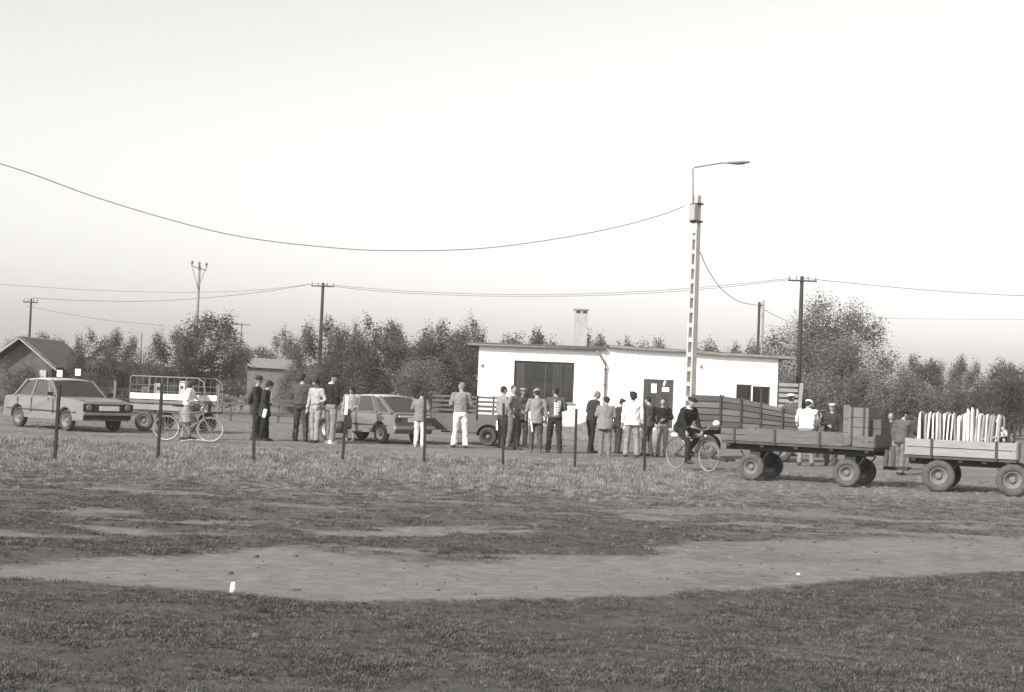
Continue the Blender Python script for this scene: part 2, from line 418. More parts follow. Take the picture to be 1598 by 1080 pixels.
def crown(name, seed, lobes, nleaf, size, m, zmin=.04, spread=2.2, droop=0):
    """lobes: (x, y, z, r) in a unit box, width 1, height 1. Leaf clumps sit on short twigs spread through the lobes."""
    nleaf = int(nleaf*1.5); size *= .74; r_ = np.random.RandomState(seed); lob = np.array(lobes); wts = lob[:, 3]**2; wts /= wts.sum()
    ncl = nleaf//14; cc = []
    while len(cc) < ncl:
        L = lob[r_.choice(len(lob), p=wts)]; d = r_.normal(size=3); d /= np.linalg.norm(d)
        p = L[:3]+d*L[3]*(r_.rand()**.42 if len(cc) >= ncl*.28 else .72*r_.rand())*np.array([1, 1, L[4] if len(L) > 4 else 1])
        k = noise.noise(Vector(p*7)+Vector((seed*3.3, 0, 0)))
        if (k < -.3 and len(cc) >= ncl*.28) or p[2] < zmin: continue
        p += d*L[3]*.06*max(0, r_.normal())
        cc.append(p)
    cc = np.array(cc); v = []; f = []; var = []
    for ci, c_ in enumerate(cc):
        cv = .5+.9*noise.noise(Vector(c_*6)+Vector((9, seed, 2)))
        inner = ci < ncl*.28; sz = size*(2.0 if inner else 1)
        for k in range(7 if inner else 14):
            p = c_+np.clip(r_.normal(size=3), -1.25, 1.25)*size*spread; nrm = r_.normal(size=3); nrm /= math.sqrt(nrm@nrm)
            a = np.array([nrm[1], -nrm[0], 0.]); a /= max(math.hypot(a[0], a[1]), 1e-6); bb = np.array([nrm[1]*a[2]-nrm[2]*a[1], nrm[2]*a[0]-nrm[0]*a[2], nrm[0]*a[1]-nrm[1]*a[0]])
            s1 = sz*r_.uniform(.6, 1.2); s2 = s1*r_.uniform(.45, .8)
            if droop: bb = bb*.4+np.array([0, 0, -1.])*.9; s1 *= .6; s2 *= 1.9
            o = len(v); v += [p-a*s1*.5, p-bb*s2*.5, p+a*s1*.5, p+bb*s2*.5]; f.append((o, o+1, o+2, o+3)); var.append(np.clip(cv+r_.uniform(-.3, .3), 0, 1))
    me = bpy.data.meshes.new(name); me.from_pydata([tuple(q_) for q_ in v], [], f)
    at = me.attributes.new('var', 'FLOAT', 'FACE'); at.data.foreach_set('value', np.array(var, dtype=np.float32)); me.materials.append(m); return me
def rl(seed, n, rmin, rmax, zlo, zhi, top=None, xr=.34):
    r_ = random.Random(seed); L = []
    for i in range(n):
        z = zlo+(zhi-zlo)*(i+.5)/n; rr = r_.uniform(rmin, rmax)*(1-.22*z); a = r_.uniform(0, 6.28); k = xr*(1-.5*max(0, z-.5))*r_.uniform(.55, 1.05)
        L.append((math.cos(a)*k, math.sin(a)*k, z, rr, 1))
    if top: L += top
    return L
def limbs(name, seed, crownz=.25, thick=.03, n=7):
    r_ = random.Random(seed); mb = MB(); mb.tube([(0, 0, -.02), (.01, 0, .15), (.0, .01, .35), (.02, 0, .58)], [thick, thick*.8, thick*.55, thick*.2], 7)
    for i in range(n):
        z = r_.uniform(.15, .42); a = r_.uniform(0, 6.28); l = r_.uniform(.12, .26); dx, dy = math.cos(a)*l, math.sin(a)*l
        mb.tube([(0, 0, z), (dx*.5, dy*.5, z+l*.4), (dx, dy, z+l*1.0)], [thick*.4, thick*.25, thick*.08], 5)
    return mb.mesh(name, True)
PROTO = {
 'round': (crown('round_crown', 1, rl(1, 20, .15, .25, .1, .86), 15000, .027, LM_M), limbs('trunk', 1)),
 'dense': (crown('dense_crown', 2, rl(2, 22, .15, .25, .08, .86), 16000, .027, LM_D), limbs('trunk', 2)),
 'knobby': (crown('knobby_crown', 3, rl(3, 18, .15, .24, .08, .78, [(.10, .05, .85, .14, 1), (-.22, .0, .80, .14, 1), (.32, -.1, .70, .13, 1)]), 15000, .025, LM_M), limbs('trunk', 3)),
 'spiky': (crown('spiky_crown', 4, rl(4, 17, .15, .23, .08, .74, [(.03, .0, .86, .12, 1.1), (-.2, .1, .78, .12, 1.1), (.22, 0, .77, .12, 1.1)]), 14000, .024, LM_M), limbs('trunk', 4)),
 'bush': (crown('bush_crown', 5, rl(5, 20, .16, .26, .05, .76, xr=.36), 15000, .028, LM_L, .0, 2.6), limbs('trunk', 5, n=0, thick=.012)),
 'small': (crown('small_crown', 6, rl(6, 12, .2, .28, .25, .82), 8000, .04, LM_D), limbs('trunk', 6)),
 'small2': (crown('ragged_crown', 8, rl(8, 9, .17, .26, .25, .84), 6500, .04, LM_D), limbs('trunk', 8)),
 'willow': (crown('willow_crown', 7, [(-.26, 0, .30, .20, 1), (.24, .05, .30, .22, 1), (0, -.1, .25, .25, 1), (-.16, .05, .52, .20, 1), (.12, -.05, .55, .2, 1), (-.07, 0, .82, .125, 1.2), (-.13, .1, .68, .15, 1.1), (.17, .05, .76, .14, 1.2), (.05, .1, .66, .15, 1), (.30, 0, .68, .10, 1.5), (.38, 0, .47, .11, 1.3), (-.38, 0, .58, .1, 1.2), (-.40, .05, .42, .12, 1), (.38, .08, .26, .13, 1), (.05, .2, .45, .2, 1), (0, -.22, .45, .18, 1)], 52000, .0145, LM_L, .02, 4.0), limbs('trunk', 7, n=14, thick=.022)),
}
def tree(px, hw, top, Y, kind, label, group=None, rz=None, name='tree', cat='tree'):
    g = GX(px, Y); h = P(px, top, Y).z; w = 2*hw*Y/F_PX*1.08
    t_ = thing(name, label, cat, g, 0, group); cm, tm = PROTO[kind]
    cr = obj('crown', cm, t_); cr.scale = (w, w, h*1.04); cr.rotation_euler.z = rng.uniform(0, 6.28) if rz is None else rz
    tk = obj('trunk', tm, t_); tm.materials.clear(); tm.materials.append(BARK); tk.scale = (w, w, h)
GT1 = 'trees at the left beyond the parked cars'; GT2 = 'trees in the thicket left of the white building'; GT3 = 'treetops showing over the white building roof'; GT4 = 'trees in the row at the right edge'
for a in [
 (8, 48, 527, 98, 'round', 'pale distant tree at the left edge, rising behind the tiled house roof', GT1),
 (24, 36, 553, 57, 'bush', 'dark shrub in front of the tiled house gable, at the left edge', GT1),
 (68, 44, 521, 100, 'knobby', 'distant low-crowned tree showing just right of the tiled house ridge', GT1),
 (135, 38, 514, 60, 'spiky', 'bushy tree with a narrow top, just right of the tiled house', GT1),
 (185, 36, 516, 63, 'knobby', 'bushy tree behind the wire cage trailer, left of the thin distant pole', GT1),
 (232, 22, 560, 66, 'bush', 'low shrub in the gap left of the big round tree, behind the cage trailer', GT1),
 (262, 44, 512, 66, 'knobby', 'tree leaning out left of the insulator pole, half merged with the big round tree', GT1),
 (325, 62, 487, 69, 'round', 'biggest round tree at the left, standing behind the insulator pole', GT1),
 (395, 45, 541, 135, 'round', 'hazy distant tree above the low pale outbuilding', GT1),
 (440, 34, 511, 104, 'spiky', 'hazy tree with a pointed top left of the crossarm pole', GT1),
 (497, 48, 497, 78, 'knobby', 'dense tree around the foot of the crossarm pole', GT2),
 (568, 38, 490, 84, 'spiky', 'tallest narrow-topped tree of the thicket, right of the crossarm pole', GT2),
 (532, 50, 525, 73, 'dense', 'dark low tree behind the hatchback and the man in the dark pullover', GT2),
 (622, 46, 504, 82, 'round', 'round topped tree in the middle of the thicket, behind the hatchback roof', GT2),
 (680, 46, 502, 80, 'knobby', 'lumpy tree in the thicket above the slatted trailer', GT2),
 (733, 38, 492, 86, 'spiky', 'tree with bare twigs on top beside the left eave of the white building', GT2),
 (600, 56, 528, 72, 'dense', 'low dark bushy tree right behind the hatchback', GT2),
 (700, 58, 524, 73, 'dense', 'low dark bushy tree behind the man in white trousers by the slatted trailer', GT2),
 (465, 36, 562, 76, 'bush', 'low shrub at the left foot of the thicket, beside the pale outbuilding', GT2),
 (650, 48, 545, 70, 'bush', 'low shrub between the hatchback and the slatted trailer', GT2),
]: tree(*a)
for i, (px, hw, top, kd, lb) in enumerate([
 (790, 30, 520, 'small', 'treetop over the left end of the white building roof, left of the chimney'),
 (842, 26, 513, 'small2', 'treetop close left of the chimney, the taller of the two left of it'),
 (922, 17, 516, 'small2', 'treetop touching the right side of the chimney'),
 (945, 17, 524, 'small', 'second treetop right of the chimney, above the downpipe'),
 (974, 17, 527, 'small2', 'third treetop right of the chimney'),
 (1008, 16, 533, 'small', 'smallest treetop, above the doorway of the white building'),
 (1038, 21, 530, 'small', 'treetop close left of the lattice lamp pole'),
 (1092, 14, 538, 'small2', 'treetop just right of the lattice lamp pole'),
 (1116, 19, 531, 'small', 'second treetop right of the lattice lamp pole'),
 (1141, 14, 534, 'small2', 'narrow treetop between the lattice lamp pole and the twin pole'),
 (1163, 15, 531, 'small', 'treetop at the left foot of the twin pole'),
 (1196, 18, 540, 'small', 'treetop right of the twin pole over the roof end')]):
    tree(px, hw*1.25, top+1, 118+6*(i % 3), kd, lb, GT3)
tree(1291, 103, 457, 81, 'willow', 'great pale willow-like tree right of the white building, tallest of all', rz=0)
for a in [
 (1250, 36, 572, 79, 'bush', 'pale shrub at the left foot of the great willow-like tree, behind the slatted gate', GT4),
 (1322, 56, 560, 72, 'bush', 'broad pale shrub in front of the great willow-like tree', GT4),
 (1392, 44, 565, 70, 'bush', 'pale shrub behind the man standing between the two flatbed trailers', GT4),
 (1426, 36, 555, 96, 'knobby', 'first tree of the right row, next to the great willow-like tree', GT4),
 (1468, 32, 562, 97, 'round', 'second tree of the right row, above the left end of the white troughs', GT4),
 (1505, 32, 557, 95, 'knobby', 'tallest tree of the right row, above the middle of the white troughs', GT4),
 (1546, 36, 563, 96, 'dense', 'tree of the right row above the right end of the white troughs', GT4),
 (1592, 32, 568, 94, 'round', 'last tree of the row, at the right edge of the picture', GT4),
 (1450, 56, 582, 84, 'bush', 'low shrub under the right tree row, left of the white troughs', GT4),
 (1545, 66, 584, 84, 'dense', 'low dark shrub under the right tree row, behind the white troughs', GT4)]: tree(*a)
# far belt of woodland closing the horizon
for i in range(1):
    v = []; f = []; var = []; r_ = np.random.RandomState(5)
    for k in range(46000):
        a = r_.uniform(-.52, .52); D = 175+r_.rand()*30; x = math.sin(a)*D; y = math.cos(a)*D
        h = 3.2+1.8*noise.noise(Vector((x*.06, 3, 0)))+.9*noise.noise(Vector((x*.3, 9, 0))); z = r_.rand()**.8*h
        p = np.array([x, y, z]); n1 = r_.normal(size=3); n1 /= np.linalg.norm(n1); a1 = np.cross(n1, [0, 0, 1.]); a1 /= np.linalg.norm(a1); b1 = np.cross(n1, a1); s = r_.uniform(.3, .6)
        o_ = len(v); v += [tuple(p-a1*s), tuple(p-b1*s*.6), tuple(p+a1*s), tuple(p+b1*s*.6)]; f.append((o_, o_+1, o_+2, o_+3)); var.append(.5+.7*noise.noise(Vector(p*.5)))
    me = bpy.data.meshes.new('woodland'); me.from_pydata(v, [], f); at = me.attributes.new('var', 'FLOAT', 'FACE'); at.data.foreach_set('value', np.clip(np.array(var, dtype=np.float32), 0, 1)); me.materials.append(LM_M)
    o = tag(obj('woodland', me), 'far hazy belt of woodland along the horizon', 'woodland'); o['kind'] = 'stuff'

# ------------------------------------------------------------------ white building
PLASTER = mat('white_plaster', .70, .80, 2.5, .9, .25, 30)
ROOFD = mat('bitumen_roof', .07, .13, 4, .95, .4)
FASC = mat('weathered_fascia', .12, .26, 5, .85, .2, 30, stretch=(.4, 3, 3))
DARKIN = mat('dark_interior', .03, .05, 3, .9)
BY = 70.0
def bx(px): return GX(px, BY).x
def bz(px, py): return P(px, py, BY).z
B0 = Vector((bx(743), BY, 0))
bld = thing('white_building', 'low white plastered building with a flat overhanging roof, chimney and dark double door', 'building', B0)
def L(px): return bx(px)-B0.x
def wall_with_holes(x0, x1, zt0, zt1, holes, y0, y1):
    """wall from x0 to x1, top going from zt0 to zt1; holes = (xa, xb, za, zb)"""
    xs = sorted({x0, x1, *[h[0] for h in holes], *[h[1] for h in holes]}); mb = MB()
    top = lambda x: zt0+(zt1-zt0)*(x-x0)/(x1-x0)
    for a, b_ in zip(xs, xs[1:]):
        hs = [h for h in holes if h[0] <= a+1e-6 and h[1] >= b_-1e-6]
        segs = [(-.1, None)] if not hs else []
        if hs:
            h = hs[0]
            if h[2] > 0: segs.append((-.1, h[2]))
            segs.append((h[3], None))
        for lo, hi in segs:
            ha, hb = (top(a), top(b_)) if hi is None else (hi, hi)
            mb.hexa([(a, y0, lo), (b_, y0, lo), (b_, y1, lo), (a, y1, lo), (a, y0, ha), (b_, y0, hb), (b_, y1, hb), (a, y1, ha)])
    bm = bmesh.new(); me = mb.mesh('wall'); bm.from_mesh(me); bmesh.ops.remove_doubles(bm, verts=bm.verts, dist=1e-4)
    seen = {}
    for f_ in list(bm.faces):                     # drop the faces the pieces share
        k = tuple(sorted(v.index for v in f_.verts)); seen.setdefault(k, []).append(f_)
    bmesh.ops.delete(bm, geom=[f_ for fs_ in seen.values() if len(fs_) > 1 for f_ in fs_], context='FACES_ONLY')
    bm.to_mesh(me); bm.free(); me.materials.append(PLASTER); return me
xl, xm, xr = 0, L(941), L(1211)
zl, zm, zm2, zr = bz(745, 539), bz(938, 546), bz(944, 542), bz(1210, 560)
w1 = (L(799), L(893), bz(846, 627), bz(846, 564))
dr = (L(1002), L(1049), 0, bz(1025, 592))
w2 = (L(1147), L(1171), bz(1160, 634), bz(1160, 600)); w3 = (L(1171)+.05, L(1200), bz(1186, 634), bz(1186, 603))
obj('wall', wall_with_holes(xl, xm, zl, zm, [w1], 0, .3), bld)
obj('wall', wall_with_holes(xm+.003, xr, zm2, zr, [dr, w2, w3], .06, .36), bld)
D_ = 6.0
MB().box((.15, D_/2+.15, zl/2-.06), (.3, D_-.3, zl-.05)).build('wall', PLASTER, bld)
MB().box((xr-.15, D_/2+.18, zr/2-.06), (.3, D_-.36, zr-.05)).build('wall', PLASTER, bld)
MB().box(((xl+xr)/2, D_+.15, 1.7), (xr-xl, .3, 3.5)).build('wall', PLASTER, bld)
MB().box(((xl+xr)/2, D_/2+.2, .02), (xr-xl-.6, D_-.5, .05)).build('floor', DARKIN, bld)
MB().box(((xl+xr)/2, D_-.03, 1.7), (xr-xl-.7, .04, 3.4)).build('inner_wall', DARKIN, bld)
# roofs
x0 = L(723)
def slab(x0, x1, z0, z1, y0, y1, th):
    return MB().hexa([(x0, y0, z0), (x1, y0, z1), (x1, y1, z1+.05), (x0, y1, z0+.05), (x0, y0, z0+th), (x1, y0, z1+th), (x1, y1, z1+th+.05), (x0, y1, z0+th+.05)])
rf = slab(x0, L(940), zl+.005, zm+.005, -.22, D_+.6, .15).build('roof', ROOFD, bld, bevel=.01)
rf2 = slab(L(940)+.01, L(1237), zm2+.005, zr+.005, -.20, D_+.6, .13).build('roof', ROOFD, bld, bevel=.01)
mb = MB()
for (xa, xb, za, zb, y, t0) in ((x0, L(800), zl, zl-(zl-zm)*.28, -.23, .10), (L(800), L(938), zl-(zl-zm)*.28, zm, -.232, .09)):
    MB().hexa([(xa, y-.03, za-.0), (xb, y-.03, zb-.0), (xb, y, zb), (xa, y, za), (xa, y-.03, za+t0), (xb, y-.03, zb+t0), (xb, y, zb+t0), (xa, y, za+t0)]).build('fascia_board', mat('dark_fascia', .05, .12, 5, .85, .2, 30), bld)
n = 5
for i in range(n):
    xa, xb = [L(946)+(L(1237)-L(946))*k/n for k in (i, i+1)]; za, zb = [zm2+(zr-zm2)*k/n*1.0+.02-(.03 if 0 < k < n else 0)*(k % 2) for k in (i, i+1)]
    y = -.21
    MB().hexa([(xa+.006, y-.03, za-.02), (xb-.006, y-.03, zb-.02), (xb-.006, y, zb-.02), (xa+.006, y, za-.02), (xa+.006, y-.03, za+.10), (xb-.006, y-.03, zb+.10), (xb-.006, y, zb+.10), (xa+.006, y, za+.10)]).build('fascia_board', FASC, bld)
# chimney
cx0, cx1 = L(893), L(914); zc = bz(903, 478); CHM = mat('chimney_plaster', .28, .38, 4, .9, .3, 30)
ch = MB().box(((cx0+cx1)/2, 2.2, (3.6+zc)/2), (cx1-cx0, .6, zc-3.6)).build('chimney', CHM, rf)
MB().box(((cx0+cx1)/2, 2.2, zc-.02), (cx1-cx0+.12, .74, .07)).build('chimney_cap', CHM, rf)
for k in (-1, 1): MB().box(((cx0+cx1)/2+k*.17, 1.89, zc-.17), (.2, .04, .10)).build('flue_opening', M_BLACK, rf)
# downpipe and gutter
PIPE = mat('zinc_pipe', .12, .2, 6, .7)
gx = L(941)
MB().tube([(L(926), -.30, bz(926, 547)), (L(930), -.3, bz(930, 552)), (gx, -.12, bz(941, 570)), (gx, -.06, bz(941, 576)), (gx, -.06, .25), (gx+.02, -.2, .12)], .045, 8).build('downpipe', PIPE, bld, True)
MB().tube([(x0+.1, -.31, zl+.03), (L(926), -.31, zm+.0)], .045, 8).build('gutter', PIPE, bld, True)
for z in (1.0, 2.2, 3.0): MB().box((gx, -.06, z), (.16, .15, .04)).build('pipe_bracket', M_IRON, bld)
# openings
WOODD = mat('dark_wood', .045, .075, 4, .8, .3, 30, stretch=(5, 5, 1))
def window(w, nmul, y=.12, fm=WOODD, y0=0):
    xa, xb, za, zb = w; mb = MB(); t_ = .07
    mb.box(((xa+xb)/2, y, zb-t_/2), (xb-xa, .08, t_)); mb.box(((xa+xb)/2, y, za+t_/2), (xb-xa, .08, t_))
    mb.box((xa+t_/2, y, (za+zb)/2), (t_, .08, zb-za-2*t_)); mb.box((xb-t_/2, y, (za+zb)/2), (t_, .08, zb-za-2*t_))
    fr = mb.build('window', fm, bld); n_ = len(nmul)
    xs = [xa+t_]+[xa+(xb-xa)*k for k in nmul]+[xb-t_]
    for k in nmul: MB().box((xa+(xb-xa)*k, y, (za+zb)/2), (.055, .06, zb-za-2*t_-.004)).build('mullion', fm, fr)
    for a, b_ in zip(xs, xs[1:]): MB().box(((a+b_)/2, y+.01, (za+zb)/2), (b_-a-.06, .012, zb-za-2*t_-.004)).build('pane', M_GLASS, fr)
    MB().box(((xa+xb)/2, y0-.03, za-.035), (xb-xa+.16, .14, .06)).build('window_sill', FASC, fr)
    return fr
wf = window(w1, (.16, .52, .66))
CURT = mat('net_curtain', .22, .32, 8, .9)
for fa, fb, v_ in ((.03, .15, .30), (.24, .30, .10), (.68, .80, .22), (.84, .97, .16)):
    mb = MB(); a = w1[0]+(w1[1]-w1[0])*fa; wv = (w1[1]-w1[0])*(fb-fa); nn = 20
    vs_ = [(a+wv*k/nn, .24+.03*math.sin(k*1.7), z) for k in range(nn+1) for z in (w1[2]+.12, w1[3]-.1)]
    mb.add(vs_, [(2*k, 2*k+2, 2*k+3, 2*k+1) for k in range(nn)]); mb.build('curtain', mat('net_curtain', v_, v_*1.5, 5, .9), wf)
for k in range(9):
    MB().box((w1[0]+.75+k*.24, .42+.05*(k % 2), w1[2]+.25+.13*(k % 3)), (.2, .2, .3+.12*(k % 4))).build('goods', mat('goods', .05+.06*(k % 4), .12+.06*(k % 4), 6), wf)
MB().box(((w1[0]+w1[1])/2, 1.2, w1[2]+.5), (2.4, .5, .9)).build('counter', mat('counter', .12, .16), wf)
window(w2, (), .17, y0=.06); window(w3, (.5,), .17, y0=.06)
# double door with notices
xa, xb, _, zb = dr; hw_ = (xb-xa)/2
mbf = MB(); mbf.box(((xa+xb)/2, .14, zb-.04), (xb-xa, .12, .08)); mbf.box((xa+.04, .14, zb/2-.04), (.08, .12, zb-.08)); mbf.box((xb-.04, .14, zb/2-.04), (.08, .12, zb-.08))
mbf.build('door_frame', WOODD, bld)
for s in (0, 1):
    x_ = xa+.085+s*(hw_-.082); w_ = hw_-.09
    d = MB().box((x_+w_/2, .13, zb/2-.04), (w_, .05, zb-.1)).build('door', WOODD, bld, bevel=.004)
    for z0, z1 in ((.15, .95), (1.1, zb-.25)): MB().box((x_+w_/2, .095, (z0+z1)/2), (w_-.28, .02, z1-z0)).build('door_panel', mat('door_panel', .03, .05), d)
    for z in (1.05,): MB().box((x_+(w_-.07 if s == 0 else .07), .09, z), (.03, .06, .14)).build('door_handle', M_HUB, d)
NOTE = mat('paper', .78, .84, 4, .9)
for (pa, pb, ya, yb, rt) in ((1014, 1022.5, 598.5, 613, 0), (1031, 1042, 604, 611, .04), (1033, 1036, 593.5, 602, .25)):
    za, zb_ = bz(pa, yb), bz(pa, ya)
    MB().box(((L(pa)+L(pb))/2, .076, (za+zb_)/2), (L(pb)-L(pa), .004, zb_-za), rot=Matrix.Rotation(rt, 3, 'Y')).build('paper_notice', NOTE, bld)
for px, py in ((748.5, 569.5), (1090, 571)):
    p = bz(px, py); y_ = -.05 if px < 900 else .01
    MB().ball((L(px), y_, p), (.08, .07, .10), 10, 6).build('wall_lamp', mat('lamp_body', .28, .34), bld, True)
# step
MB().box(((xa+xb)/2, -.25, .07), (1.9, .55, .14)).build('doorstep', mat('concrete', .33, .43, 5, .9, .3), bld, bevel=.015)

# earth heap in front of the building
def heap(px0, px1, Y, hgt, depth, name, label, m, seed=0):
    a, b_ = GX(px0, Y), GX(px1, Y); W = b_.x-a.x; nx, ny = 60, 26; v = []
    for j in range(ny+1):
        for i in range(nx+1):
            u = i/nx*2-1; w_ = j/ny*2-1; r2 = min(1, u*u+w_*w_); x = u*W/2; y = w_*depth/2
            z = hgt*(1-r2)**.8*(.75+.5*nz(x, y, .9, seed)+.2*nz(x, y, 3, seed+1))-.02
            v.append((x, y, max(z, -.02) if r2 < 1 else -.02))
    f = [(j*(nx+1)+i, j*(nx+1)+i+1, (j+1)*(nx+1)+i+1, (j+1)*(nx+1)+i) for j in range(ny) for i in range(nx)]
    me = bpy.data.meshes.new(name); me.from_pydata(v, [], f); me.shade_smooth(); me.materials.append(m)
    o = tag(obj(name, me, loc=((a.x+b_.x)/2, Y, 0)), label, 'earth heap'); return o
EARTH = mat('loose_earth', .07, .20, 7, .95, .9, 20)
h1 = heap(862, 1012, 52, .72, 5, 'earth_heap', 'long low heap of loose earth before the white building wall', EARTH, 31)
h2 = heap(1085, 1250, 56, .45, 4, 'earth_heap', 'low grassy heap of earth behind the high sided wagon', mat('grassy_earth', .10, .20, 8, .95, .8, 20), 35)

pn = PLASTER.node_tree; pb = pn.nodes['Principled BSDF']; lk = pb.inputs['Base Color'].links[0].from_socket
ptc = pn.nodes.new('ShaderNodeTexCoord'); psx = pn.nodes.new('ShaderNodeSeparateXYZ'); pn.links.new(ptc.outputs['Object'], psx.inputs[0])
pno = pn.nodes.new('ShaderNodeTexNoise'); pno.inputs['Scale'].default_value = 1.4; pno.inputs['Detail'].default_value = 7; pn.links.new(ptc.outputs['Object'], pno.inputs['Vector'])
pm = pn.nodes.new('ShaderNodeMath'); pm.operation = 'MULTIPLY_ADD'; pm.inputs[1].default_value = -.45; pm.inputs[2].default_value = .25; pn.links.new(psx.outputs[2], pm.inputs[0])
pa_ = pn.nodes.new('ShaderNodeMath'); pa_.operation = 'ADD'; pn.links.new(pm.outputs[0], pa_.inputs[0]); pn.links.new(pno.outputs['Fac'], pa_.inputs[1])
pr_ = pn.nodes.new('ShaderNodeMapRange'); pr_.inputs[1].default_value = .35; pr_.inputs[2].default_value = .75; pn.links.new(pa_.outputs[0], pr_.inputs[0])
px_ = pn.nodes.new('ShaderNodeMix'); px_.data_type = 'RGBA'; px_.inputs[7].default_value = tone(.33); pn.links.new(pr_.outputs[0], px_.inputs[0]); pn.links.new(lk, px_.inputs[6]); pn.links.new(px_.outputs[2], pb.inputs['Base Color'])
# ------------------------------------------------------------------ tiled house and outbuilding at the left
HY = 62.0; e = GX(89, HY); el = GX(-28, HY)
HW = (e.x-el.x)/2; eh = P(89, 573, HY).z; rh = eh+HW*.74
house = thing('tiled_house', 'old rendered house with a gabled tile roof at the left edge', 'house', ((e.x+el.x)/2, HY, 0))
REND = mat('old_render', .055, .12, 3, .95, .3)
hl = 5.0
MB().add([(-HW+.3, 0, -.1), (HW-.3, 0, -.1), (HW-.3, 0, eh), (0, 0, rh-.25), (-HW+.3, 0, eh), (-HW+.3, hl, -.1), (HW-.3, hl, -.1), (HW-.3, hl, eh), (0, hl, rh-.25), (-HW+.3, hl, eh)],
  [(0, 1, 2, 3, 4), (9, 8, 7, 6, 5), (0, 5, 6, 1), (1, 6, 7, 2), (4, 9, 5, 0), (2, 7, 8, 3), (3, 8, 9, 4)]).build('wall', REND, house)
TILE = mat('roof_tile', .17, .26, 3, .9, .8, 12, stretch=(1, 3, 1))
for s in (-1, 1):
    r_ = MB(); nrow = 22; slope = Vector((s*HW, 0, eh-.06-rh)); 
    for k in range(nrow):
        a = k/nrow; b_ = (k+1.25)/nrow; zo = .035
        r_.hexa([(s*HW*a, -.45, rh+(eh-.1-rh)*a+.05), (s*HW*b_, -.45, rh+(eh-.1-rh)*b_+.05+zo), (s*HW*b_, hl+.4, rh+(eh-.1-rh)*b_+.05+zo), (s*HW*a, hl+.4, rh+(eh-.1-rh)*a+.05),
                 (s*HW*a, -.45, rh+(eh-.1-rh)*a+.08), (s*HW*b_, -.45, rh+(eh-.1-rh)*b_+.09+zo), (s*HW*b_, hl+.4, rh+(eh-.1-rh)*b_+.09+zo), (s*HW*a, hl+.4, rh+(eh-.1-rh)*a+.08)])
    r_.build('roof', TILE, house)
    MB().beam((0, -.48, rh-.02), (s*(HW+.05), -.48, eh-.14), .06, .16, Vector((0, 1, 0))).build('barge_board', mat('pale_board', .25, .32), house)
for (pa, pb, ya, yb, m_, nm) in ((44, 52, 577, 596, M_BLACK, 'window'), (62, 73, 578, 596, mat('shutter', .35, .42), 'window'), (76, 82, 576, 600, M_BLACK, 'doorway')):
    a, b_ = P(pa, yb, HY), P(pb, ya, HY); MB().box(((a.x+b_.x)/2-house.location.x, -.03, (a.z+b_.z)/2), (b_.x-a.x, .08, b_.z-a.z)).build(nm, m_, house)
a, b_ = GX(376, 96), GX(462, 98); zt = P(400, 558, 96).z
ob = thing('outbuilding', 'low pale outbuilding between the big round tree and the thicket', 'outbuilding', ((a.x+b_.x)/2, 97, 0)); W = b_.x-a.x
MB().box((0, 2, zt*.42-.05), (W-.3, 4, zt*.84)).build('wall', mat('pale_render', .09, .14, 3, .95), ob)
MB().hexa([(-W/2, -.3, zt*.8), (W/2, -.3, zt*.78), (W/2, 4.3, zt*.78), (-W/2, 4.3, zt*.8), (-W/2+.2, 1.6, zt+.02), (W/2-.2, 1.6, zt-.02), (W/2-.2, 2.4, zt-.02), (-W/2+.2, 2.4, zt+.02)]).build('roof', mat('pale_roof', .14, .20, 6, .95, .5), ob)
# two white boards on posts
for px, lab in ((90, 'left of the two small white boards on posts behind the sedan roof'), (118.5, 'right of the two small white boards on posts behind the sedan roof')):
    Y = 52; g = GX(px, Y); zt = P(px, 575 if px > 100 else 577, Y).z; s_ = thing('sign', lab, 'sign', g, 0, 'white boards on posts behind the sedan')
    MB().box((0, -.03, zt-.14), (.22, .015, .27)).build('board', M_WHITE, s_, bevel=.03); MB().tube([(0, 0, -.1), (0, 0, zt-.02)], .02, 6).build('post', M_IRON, s_)

# ------------------------------------------------------------------ poles and wires
CONC = mat('pole_concrete', .34, .44, 4, .9, .3, 30); WOODP = mat('tarred_pole', .02, .04, 4, .9, .4, 20, stretch=(4, 4, .6)); PORC = mat('porcelain', .12, .2, 4, .3)
LY = 45.0; g = GX(1074, LY); ztop = P(1075.5, 305, LY).z
lamp = thing('lamp_pole', 'tall concrete lattice pole carrying a bent street lamp arm beside the building', 'lamp pole', g, R(-52))
lat = MB(); wb, wt = .34, .22; db, dt = .22, .17
def pw(z): return wb+(wt-wb)*z/ztop, db+(dt-db)*z/ztop
for s in (-1, 1):
    w0, d0 = pw(0); w1_, d1 = pw(ztop)
    lat.hexa([(s*w0/2-s*.075, -d0/2, -.3), (s*w0/2, -d0/2, -.3), (s*w0/2, d0/2, -.3), (s*w0/2-s*.075, d0/2, -.3), (s*w1_/2-s*.06, -d1/2, ztop), (s*w1_/2, -d1/2, ztop), (s*w1_/2, d1/2, ztop), (s*w1_/2-s*.06, d1/2, ztop)])
z = .2
while z < ztop-1.3:
    w_, d_ = pw(z); lat.box((0, 0, z), (w_-.13, d_*.9, .14)); z += .48
w_, d_ = pw(ztop-.7); lat.box((0, 0, ztop-.62), (w_-.11, d_*.95, 1.24))
lat.build('lattice_shaft', CONC, lamp)
w_, d_ = pw(ztop)
for z in (ztop-.28, ztop-.86): MB().box((0, 0, z), (.36, .27, .05)).build('clamp_band', M_IRON, lamp)
MB().box((.0, -.16, ztop-.57), (.26, .14, .52)).build('connection_box', mat('box_paint', .28, .34), lamp, bevel=.01)
ARM = mat('galvanised_arm', .16, .24, 6, .6)
rot = Matrix.Rotation(R(52), 3, 'Z')
pe = P(1081, 262, LY)-g; p2 = P(1130, 254, LY)-g; p3 = P(1170, 253, LY)-g
loc = lambda v: rot @ Vector((v.x, 0, v.z))
